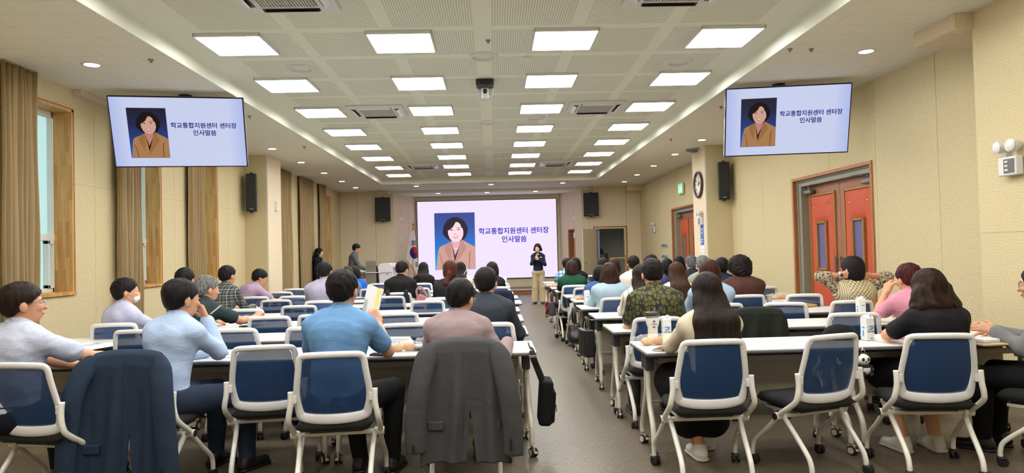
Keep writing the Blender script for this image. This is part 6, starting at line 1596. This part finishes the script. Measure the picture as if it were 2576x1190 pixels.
# ================================================================== BAGS
M_bag = plain('black bag leather', srgb(22, 22, 24), .4, bumps=(120, .3, .003)); M_gold = plain('gold buckle', srgb(200, 165, 90), .3, .9)
def bag(x, y, z, w, hgt, dpt, mat, label, name='handbag', boxy=False, strap_top=.25, taper=.75, rz=0, soft=.01, strapmat=None, extra=None):
    """z is the bottom of the bag; the strap loop goes up to the table edge hook"""
    r = empty(name, (x, y, z), math.radians(rz)); g = Grid((-w, -w, -.03), (w, w, hgt+.05), .007 if y < 8 else .012)
    sh_ = math.atan((1-taper)*w/2/hgt)
    for sd in (-1, 1): g.apply(RBox((0, sd*w*.18*taper, hgt*.5), (dpt*.42, w*.24, hgt*.5), rot('x', sd*sh_), .03), .03, 'u', 0)
    if boxy:
        for sd in (-1, 1): g.apply(RBox((0, sd*w*.22, hgt*.5), (dpt*.40, w*.24, hgt*.5), rot('x', sd*sh_*.6), .012), .01, 'u', 0)
    else: g.apply(Ell((0, 0, hgt*.30), (dpt*.56, w*.46, hgt*.34)), .04, 'u', 0)
    np_mesh('pouch', g.mesh(wrinkle(soft, 30, int(x*100+y*10) % 90+1)), mat, r)
    b = B()
    for s in (-1, 1): tube(b, spline([(s*.012, -w*.28, hgt-.02), (s*.012, -w*.2, hgt+strap_top*.6), (0, 0, hgt+strap_top), (s*.012, w*.2, hgt+strap_top*.6), (s*.012, w*.28, hgt-.02)], 6), .009, 8)
    from_bm('handle', b, strapmat or mat, r, True)
    zh = hgt+strap_top-.012; b = B(); tube(b, spline([(0, 0, zh-.012), (-.012, 0, zh), (0, 0, zh+.012), (.05, 0, .690-z), (.14, 0, .690-z)], 5), .004, 6); from_bm('table_hook', b, M_steel, r)
    b = B(); sph(b, (-dpt/2*.75, 0, hgt*.8), (.006, .016, .012)); 
    for s in (-1, 1): cyl(b, (s*.012-.008, -w*.26, hgt-.01), (s*.012+.008, -w*.26, hgt-.01), .014, n=10)
    from_bm('buckle', b, M_gold, r, True)
    return tag(r, label, 'bag', 'handbags hung on table ends' if name == 'handbag' else None)
bag(.915, FRR[2]+.10, .33, .30, .27, .13, M_bag, 'black tote handbag hung at the aisle end of the third door-side table', strap_top=.12, taper=.85, soft=.003, rz=8, boxy=True)
bag(.92, FRR[3]+.06, .32, .30, .22, .15, M_bag, 'slouchy black handbag with gold clasp hung at the fourth door-side table', strap_top=.19, taper=.5, soft=.012)
r = bag(.93, FRR[6]+.05, .34, .28, .22, .14, plain('dark grey brown bag', srgb(56, 50, 50), .45), 'dark grey handbag with a red scarf on its handle, farthest along the aisle', strap_top=.16, taper=.7, soft=.003, boxy=True, strapmat=plain('dark red strap', srgb(100, 30, 40), .5))
b = B(); tube(b, spline([(-.07, 0, .22), (-.09, .06, .16), (-.08, .04, .08), (-.085, .08, .02)], 5), .022, 8); from_bm('scarf', b, plain('red patterned scarf', srgb(150, 40, 50), .7), r, True)
# crossbody bag at the near aisle table end
r = empty('messenger_bag', (.325, 4.72, .20)); g = Grid((-.12, -.2, -.03), (.12, .2, .36), .007)
g.apply(RBox((.01, 0, .15), (.045, .11, .155), rot('y', .08), .025), 0, 'u', 0); g.apply(RBox((.055, 0, .12), (.02, .09, .11), rot('y', .08), .018), .01, 'u', 0); np_mesh('pouch', g.mesh(), cloth('black nylon', (20, 20, 22), 300), r)
b = B()
tube(b, spline([(-.01, -.05, .29), (-.05, -.10, .40), (-.075, -.166, .47), (-.082, -.168, .515), (-.083, -.150, .5255), (-.088, .0, .5255), (-.09, .20, .5255)], 6), 0, 8, flat=lambda i: (.019, .0025)); from_bm('shoulder_strap', b, plain('black webbing', srgb(30, 30, 32), .7), r, False)
b = B(); tube(b, spline([(.0, .05, .29), (-.05, .05, .42), (-.080, .04, .515)], 6), 0, 8, flat=lambda i: (.019, .0025)); from_bm('shoulder_strap', b, MATS['black webbing'], r)
b = B(); bx(b, (-.105, -.176, .478), (-.058, -.166, .496), .003); from_bm('strap_buckle', b, M_steel, r)
b = B(); tube(b, [(.078, -.07, .22), (.080, .07, .22)], .003, 5); tube(b, [(.082, -.03, .13), (.084, -.03, .08)], .004, 5); from_bm('zipper', b, M_gold, r); tag(r, 'black messenger bag hung by its strap over the aisle-end table corner', 'bag')
# pink handbag on a chair
p = at(1062, 745, y=9.2); r = empty('pink_handbag', (p.x, 9.25, .60), .1); g = Grid((-.2, -.12, -.05), (.2, .12, .32), .012); g.apply(RBox((0, 0, .10), (.12, .04, .12), rot('y', .5), .03), 0, 'u', 0); np_mesh('pouch', g.mesh(wrinkle(.006, 30, 5)), plain('dusty pink leather', srgb(150, 96, 100), .5), r)
b = B(); tube(b, spline([(-.06, 0, .18), (-.08, 0, .30), (-.02, 0, .34), (.05, 0, .24), (.08, 0, .14)], 6), .014, 8); from_bm('handle', b, plain('pink brown strap', srgb(160, 110, 112), .5), r, True); tag(r, 'dusty pink handbag standing on a chair left of the ponytail', 'bag')
# backpack straps and bag on the black polo man chair
p = CHP[999]; r = empty('backpack', (p.x, p.y+.02, 0)); b = B()
for s in (-1, 1): tube(b, spline([(s*.12, .10, .72), (s*.125, .03, .86), (s*.13, -.01, .885), (s*.13, -.05, .86), (s*.12, -.07, .70)], 5), 0, 8, flat=lambda i: (.03, .01))
from_bm('shoulder_strap', b, cloth('charcoal webbing', (34, 34, 36)), r); g = Grid((-.2, -.2, .4), (.2, .06, .9), .014); g.apply(RBox((0, .0, .60), (.14, .05, .14), None, .04), 0, 'u', 0); bo = np_mesh('pouch', g.mesh(), cloth('charcoal webbing', (34, 34, 36)), r); bo.location.y = .17
tag(r, 'dark backpack slung by its straps over the black polo man chair', 'backpack')
# dark bag with panda charm behind the empty turned chair
p = at(2165, 842, y=4.62); r = empty('black_backpack', (p.x-.1, 4.72, .722)); g = Grid((-.25, -.2, -.02), (.25, .2, .2), .008); g.apply(Ell((0, 0, .02), (.12, .08, .085)), 0, 'u', 0); g.apply(Ell((.09, -.03, -.01), (.05, .05, .06)), .03, 'u', 0); g.plane((0, 0, .001), (0, 0, -1)); np_mesh('fabric', g.mesh(wrinkle(.006, 35, 3)), cloth('black nylon', (20, 20, 22), 300), r)
tag(r, 'small black bag lying on the table behind the empty turned chair', 'bag')
q = at(2172, 905, y=4.30); r = empty('panda_charm', q); MW = plain('white plush', srgb(226, 222, 210), .9, bumps=(200, .4, .004)); MB_ = plain('black plush', srgb(24, 24, 26), .9)
b = B(); sph(b, (0, 0, 0), (.034, .03, .031), 16, 12); bo = from_bm('head', b, MW, r, True)
for s in (-1, 1):
    b = B(); sph(b, (s*.024, .005, .026), .011, 10, 8); from_bm('ear', b, MB_, bo, True); b = B(); sph(b, (s*.013, -.024, .004), (.008, .006, .010), 10, 8); from_bm('eye_patch', b, MB_, bo, True)
b = B(); sph(b, (0, -.03, -.006), .004, 8, 6); from_bm('nose', b, MB_, bo, True)
b = B(); sph(b, (.008, 0, -.050), (.030, .026, .032), 14, 10); from_bm('torso', b, MW, r, True)
b = B(); sph(b, (.006, 0, -.034), (.033, .028, .012), 14, 8); 
for s in (-1, 1): sph(b, (.006+s*.028, -.012, -.044), (.011, .011, .018), 10, 8)
from_bm('arm', b, MB_, r, True)
for s in (-1, 1): b = B(); sph(b, (.012+s*.020, -.014, -.076), (.013, .014, .016), 10, 8); from_bm('leg', b, MB_, r, True)
b = B(); sph(b, (.042, 0, -.050), .012, 10, 8); from_bm('tail', b, MW, r, True)
b = B(); tube(b, [(math.cos(a)*.010, 0, .043+math.sin(a)*.012) for a in np.linspace(0, 2*PI, 13)[:-1]], .0015, 6, True); tube(b, [(0, 0, .055), (.0, .03, .085), (-.005, .15, .10)], .0015, 6); from_bm('key_ring', b, M_chrome, r); r.scale = (1.2, 1.2, 1.2); tag(r, 'black and white panda plush charm hanging beside the empty turned chair', 'plush charm')

# ================================================================== THINGS ON TABLES
ZT = .7215
M_bread = plain('baked bread', srgb(206, 140, 70), .5, var=.25, vscale=40); M_bread2 = plain('pale bread', srgb(222, 168, 92), .55, var=.15, vscale=30)
def bread(px, py, label, n=2, sc=1.0, tray=False):
    p = at(px, py, z=ZT); r = empty('bread_bag', (p.x, p.y, ZT)); r.scale = (sc, sc, sc)
    for k in range(n):
        g = Grid((-.08, -.06, -.01), (.08, .06, .08), .006 if p.y < 7 else .010); g.apply(Ell((0, 0, .025), (.045, .034, .026)), 0, 'u', 0); g.apply(Ell((.02, .01, .03), (.025, .02, .02)), .01, 'u', 0); g.plane((0, 0, .001), (0, 0, -1))
        o = np_mesh('bread_roll', g.mesh(wrinkle(.004, 60, k+3)), M_bread if k % 2 else M_bread2, r); o.location = ((k-(n-1)/2)*.075, (k % 2)*.015, .0015)
    g = Grid((-.13*n, -.09, -.01), (.13*n, .09, .12), .008 if p.y < 7 else .012); g.apply(RBox((0, .0, .034), (.04*n+.02, .05, .038), None, .03), 0, 'u', 0); 
    for s in (-1, 1): g.apply(Cap((s*(.04*n), 0, .03), (s*(.04*n+.045), 0, .035), .014, .026), .02, 'u', 0)
    g.plane((0, 0, .0012), (0, 0, -1)); np_mesh('wrapper', g.mesh(wrinkle(.010, 70, 8)), M_film, r)
    tag(r, label, 'bread', 'wrapped bread rolls'); return r
bread(1014, 884, 'two wrapped bread rolls on the table right of the bright blue shirt man', 2)
bread(1083, 868, 'wrapped bread roll half hidden behind the dark grey jacket', 1)
bread(1643, 868, 'wrapped bread rolls in front of the white tumbler', 2, 1.05)
bread(1459, 754, 'wrapped bread on the table end behind the slouchy black bag', 2, .9); bread(1487, 767, 'wrapped bread behind the tall water carton', 1, .9); bread(1394, 722, 'wrapped bread on the far aisle table before the presenter', 3, 1.1)
bread(1960, 753, 'wrapped brown bread beside the paper cup', 2, 1.1)
M_cart = plain('carton white', srgb(228, 230, 230), .45); M_cb = plain('carton blue print', srgb(70, 150, 220), .5); M_ck = plain('carton dark print', srgb(60, 64, 80), .5)
def carton(px, py, label, rz=0, txt=None, lying=False, z=ZT, yy=None, sc=1.0):
    p = at(px, py, z=ZT) if yy is None else at(px, py, y=yy); r = empty('water_carton', (p.x, p.y, ZT), math.radians(rz)); w_, d_, h_ = .032, .032, .155
    b = B(); bx(b, (-w_, -d_, 0), (w_, d_, h_), .004); wedge(b, [(-w_, -d_, h_-.001), (w_, -d_, h_-.001), (w_*.95, -.002, h_+.024), (-w_*.95, -.002, h_+.024)], [(-w_, d_, h_-.001), (w_, d_, h_-.001), (w_*.95, .002, h_+.022), (-w_*.95, .002, h_+.022)])
    bmesh.ops.recalc_face_normals(b, faces=b.faces); body = from_bm('body', b, M_cart, r)
    b = B(); cyl(b, (.008, -.014, h_+.005), (.008, -.014, h_+.030), .012, n=14); from_bm('cap', b, M_white_pl, r)
    b = B(); bx(b, (-w_-.0008, -d_*.2, .03), (-w_-.0001, d_*.2, .07)); bx(b, (-w_-.0008, -d_*.5, .085), (-w_-.0001, d_*.3, .095)); bx(b, (-w_*.3, -d_-.0008, .095), (w_*.6, -d_-.0002, .104)); bx(b, (-w_*.1, -d_-.0008, .012), (w_*.5, -d_-.0002, .022)); from_bm('blue_print', b, M_cb, r)
    if txt:
        text('label_text', 'DEEP', .013, M_ck, r, (-.016, -d_-.0008, .075), bold=.0003, ext=.0002); text('label_text', 'WATER', .0155, M_ck, r, (-.025, -d_-.0008, .058), bold=.0004, ext=.0002); text('label_text', '물', .026, M_cb, r, (.002, -d_-.0008, .082), bold=.0006, ext=.0002); text('label_text', 'PURE', .010, M_cb, r, (-.024, -d_-.0008, .092), ext=.0002)
    if lying: r.rotation_euler = (PI/2, 0, math.radians(rz)); r.location.z = ZT+.033; r.location.y += .1
    r.scale = (sc, sc, sc)
    tag(r, label, 'carton', 'white water cartons'); return r
carton(2183, 856, 'white DEEP WATER carton on the table beside the black polo woman', 8, True)
carton(2166, 795, 'white water carton farther back before the knit vest woman', 4, False)
carton(1677, 856, 'white water carton right behind the white tumbler', -6, True)
carton(1477, 767, 'water carton on the table end beside the light blue jacket', 5, False); carton(1480, 753, 'second water carton just behind the first beside the light blue jacket', 5, False)
carton(1271, 717, 'water carton on the far window-side aisle table', 0, False, yy=13.25)
p = at(2440, 852, z=ZT); r = carton(2440, 848, 'white carton lying on its side right of the black polo woman', 70, False, lying=True, sc=1.1); r.rotation_euler = (PI/2, 0, math.radians(80)); r.location = (p.x-.08, 4.75, ZT+.036)
r = carton(1022, 858, 'white carton lying behind the wrapped bread rolls', 90, False, lying=True, sc=1.0); p = at(1000, 862, z=ZT); r.rotation_euler = (PI/2, 0, math.radians(82)); r.location = (p.x-.04, 5.03, ZT+.033)
# tumbler
p = at(1643, 858, z=ZT); r = empty('tumbler', (p.x, p.y-.0, ZT)); b = B(); lathe(b, [(.034, 0), (.036, .004), (.036, .10), (.047, .13), (.049, .185), (.048, .19)], 28); from_bm('body', b, plain('white powder coat', srgb(226, 224, 216), .4), r, True)
b = B(); lathe(b, [(.0485, .182), (.0505, .185), (.0505, .205), (.046, .214), (.02, .216)], 28); from_bm('lid', b, plain('smoky lid', srgb(56, 56, 60), .25), r, True); b = B(); lathe(b, [(.0492, .172), (.0498, .173), (.0498, .182), (.0492, .183)], 28); from_bm('steel_band', b, M_steel, r, True)
b = B(); cyl(b, (.015, 0, .21), (.018, 0, .245), .006, n=8); from_bm('straw', b, plain('grey straw', srgb(110, 112, 116), .3), r)
b = B(); prism(b, [(-.008, .138), (-.006, .15), (-.010, .157), (-.003, .153), (.0, .157), (.003, .152), (.009, .154), (.006, .146), (.008, .138), (.002, .143), (-.003, .143)], -.0505, -.0485); bx(b, (-.010, -.0425, .102), (.010, -.0385, .109)); bmesh.ops.recalc_face_normals(b, faces=b.faces); from_bm('emblem', b, M_ck, r)
text('logo_text', 'STANLEY', .0105, M_ck, r, (0, -.0492, .124), bold=.0003, align='CENTER', ext=.0006); tag(r, 'white insulated tumbler with dark lid on the nearest door-side table', 'tumbler')
# paper cup
p = at(1935, 764, z=ZT); r = empty('paper_cup', (p.x, p.y, ZT)); b = B(); lathe(b, [(.028, 0), (.037, .095), (.039, .098), (.037, .10), (.030, .101)], 24); from_bm('body', b, M_cart, r, False); tag(r, 'white paper cup on the table right of the brown shirt person', 'cup')
r = empty('plate_of_bread', at(1950, 762, z=ZT)); b = B(); lathe(b, [(.04, 0), (.085, .012), (.09, .014), (.05, .004), (.001, .004)], 24); from_bm('plate', b, M_cart, r, True); tag(r, 'shallow white plate under the bread beside the paper cup', 'plate')
# paper bag + tissue
p = at(2030, 772, z=ZT); r = empty('paper_bag', (p.x, p.y, ZT), .5); g = Grid((-.15, -.1, -.01), (.15, .1, .08), .009); g.apply(RBox((0, 0, .02), (.12, .05, .02), rot('y', .15), .015), 0, 'u', 0); g.plane((0, 0, .001), (0, 0, -1)); np_mesh('paper', g.mesh(wrinkle(.008, 50, 2)), plain('brown paper', srgb(196, 158, 104), .7), r); tag(r, 'crumpled brown paper bag on the table left of the knit vest woman', 'bag')
# phones, wallet
def slab(name, px, py, dims, mat, label, cat, rz=0, z0=ZT, bev=.004, child=None):
    p = at(px, py, z=z0); r = empty(name, (p.x, p.y, z0), math.radians(rz)); w_, l_, h_ = dims; b = B(); bx(b, (-w_/2, -l_/2, 0.001), (w_/2, l_/2, h_), bev, 2); from_bm('body', b, mat, r)
    if child: b = B(); bx(b, (-w_/2+.003, -l_/2+.003, h_), (w_/2-.003, l_/2-.003, h_+.0008), .0003); from_bm(child[0], b, child[1], r)
    return tag(r, label, cat)
M_scr = plain('dark phone glass', srgb(22, 24, 30), .08)
slab('wallet', 1063, 880, (.13, .085, .022), plain('black wallet leather', srgb(22, 22, 24), .35), 'black wallet case on the table left of the dark grey jacket', 'wallet', 14, child=('flap', plain('black flap', srgb(30, 30, 32), .3)))
slab('phone', 1662, 880, (.075, .15, .009), M_steel, 'phone lying face up before the wrapped bread on the door side', 'phone', -35, child=('screen', M_scr))
slab('phone', 960, 893, (.08, .15, .010), M_black, 'dark phone at the table edge beside the bright blue shirt man', 'phone', 80, child=('screen', M_scr))
slab('phone', 2300, 885, (.08, .16, .010), M_black, 'dark phone on the table under the black polo woman arm', 'phone', 60) if False else None
slab('phone', 622, 822, (.075, .15, .009), M_black, 'phone on the table by the elbow of the grey-haired man', 'phone', 70, child=('screen', M_scr))
M_fold = plain('beige folder', srgb(196, 176, 136), .6)
slab('folder', 2490, 866, (.24, .17, .014), M_fold, 'beige folder on the table at the right frame edge', 'folder', 5)
slab('paper_stack', 2485, 858, (.22, .14, .022), M_paper, 'white papers on the beige folder near the tweed sleeve', 'paper', 12, z0=ZT+.014)
slab('paper_sheet', 575, 893, (.21, .29, .003), M_paper, 'white sheet on the table right of the pale blue shirt man', 'paper', 6, bev=.001)
slab('paper_sheet', 575, 843, (.21, .29, .003), M_paper, 'white sheet on the second window-side row', 'paper', -10, bev=.001) if False else None
slab('paper_sheet', 640, 775, (.21, .29, .003), M_paper, 'white sheet on the table before the plaid shirt man', 'paper', 12, bev=.001)
slab('notebook', 2010, 742, (.2, .14, .01), M_paper, 'white notebook far right beside the empty chair', 'notebook', 5) if False else None
# spiral notebook of man one
p = at(212, 874, z=ZT); r = empty('spiral_notebook', (p.x, p.y, ZT), math.radians(-14))
for s in (-1, 1):
    b = B(); n = 10; A_ = []
    for i in range(n+1):
        t = i/n; x = s*(.004+.20*t); z = .004+.018*math.sin(t*PI)*(1-.4*t); A_.append((b.verts.new((x, -.14, z)), b.verts.new((x, .14, z)), b.verts.new((x, -.14, z*.3)), b.verts.new((x, .14, z*.3))))
    for a, c in zip(A_, A_[1:]): b.faces.new((a[0], c[0], c[1], a[1])); b.faces.new((a[3], c[3], c[2], a[2]))
    b.faces.new((A_[-1][0], A_[-1][2], A_[-1][3], A_[-1][1])); b.faces.new((A_[0][1], A_[0][3], A_[0][2], A_[0][0]))
    for a, c in zip(A_, A_[1:]): b.faces.new((a[2], c[2], c[0], a[0])); b.faces.new((a[1], c[1], c[3], a[3]))
    bmesh.ops.recalc_face_normals(b, faces=b.faces); from_bm('page_block', b, M_paper, r)
b = B()
for k in range(22): y_ = -.13+k*.0125; tube(b, [(math.cos(a)*.008, y_, .012+math.sin(a)*.009) for a in np.linspace(0, 2*PI, 9)[:-1]], .0012, 5, True)
from_bm('spiral_wire', b, M_steel, r)
b = B(); bx(b, (.03, .10, .0225), (.045, .12, .0235)); bx(b, (.02, .09, .0225), (.03, .11, .0235)); from_bm('blue_emblem', b, M_cb, r)
b = B()
for k in range(9): bx(b, (.03, .055-k*.018, .024), (.17-(k % 3)*.02, .058-k*.018, .0246))
from_bm('printed_lines', b, M_ink, r); tag(r, 'open spiral notebook before the man at the left frame edge', 'notebook')
# booklet held by the blue shirt man
q = at(940, 770, y=4.72); r = empty('booklet', q); r.rotation_euler = (math.radians(-14), 0, math.radians(-58))
M_yel = plain('yellow page', srgb(232, 226, 130), .6)
b = B(); n = 10; 
for i in range(n):
    t0, t1 = i/n, (i+1)/n; f0 = lambda t: (-.19+.20*t, -.03*math.sin(t*PI), )
    (xa, ya_), (xb, yb_) = f0(t0), f0(t1); wedge(b, [(xa, ya_, -.13), (xb, yb_, -.13), (xb, yb_+.003, -.13), (xa, ya_+.003, -.13)], [(xa, ya_, .13+.015*math.sin(t0*PI)), (xb, yb_, .13+.015*math.sin(t1*PI)), (xb, yb_+.003, .13), (xa, ya_+.003, .13)])
bmesh.ops.recalc_face_normals(b, faces=b.faces); from_bm('white_page', b, M_paper, r); box('yellow_page', (.01, -.002, -.13), (.07, .002, .128), M_yel, r); box('white_page', (.07, .0, -.13), (.10, .004, .12), M_paper, r)
b = B()
for k in range(8): bx(b, (-.12, -.035, .03-k*.014), (-.05, -.033, .033-k*.014))
from_bm('printed_lines', b, M_ink, r); tag(r, 'open white and yellow booklet held up by the bright blue shirt man', 'booklet')
# pen of man two, pen of ponytail
def pen(p, d, label, mat):
    r = empty('pen', p); b = B(); d = Vector(d).normalized()*.055; cyl(b, -d, d*.8, .0045, n=10); from_bm('barrel', b, mat, r); b = B(); cyl(b, d*.8, d, .005, .001, 10); from_bm('tip', b, M_steel, r); tag(r, label, 'pen')
j = i2['jt'][1][1]; pen(world(i2, (j[0]-.01, j[1]+.10, j[2]+.06)), (.7, -.2, .5), 'white pen in the hand of the pale blue shirt man', M_white_pl)
p = at(1172, 682, y=9.1); pen(p, (.5, 0, .8), 'pale pen held by the ponytail woman', M_white_pl)
# wrist watch of knit vest woman
j = i23['jt'][-1]; c = j[1]+(j[0]-j[1])*.10; r = empty('wrist_watch', world(i23, c)); r.rotation_euler.z = i23['o'].rotation_euler.z
ax = Vector(unit(j[0]-j[1])); qm = ax.to_track_quat('Z', 'Y').to_matrix().to_4x4()
b = B(); pts = [tuple(qm @ Vector((math.cos(a)*.030, math.sin(a)*.030, 0))) for a in np.linspace(0, 2*PI, 21)[:-1]]; tube(b, pts, 0, 6, True, flat=lambda i: (.009, .003)); from_bm('strap', b, M_white_pl, r)
b = B(); cyl(b, (0, -.028, 0), (0, -.040, 0), .021, n=20); wc = from_bm('case', b, M_chrome, r); b = B(); cyl(b, (0, -.040, 0), (0, -.0415, 0), .017, n=20); from_bm('dial', b, plain('dark blue dial', srgb(40, 50, 90), .2), wc); tag(r, 'white strap watch on the knit vest woman wrist', 'watch')
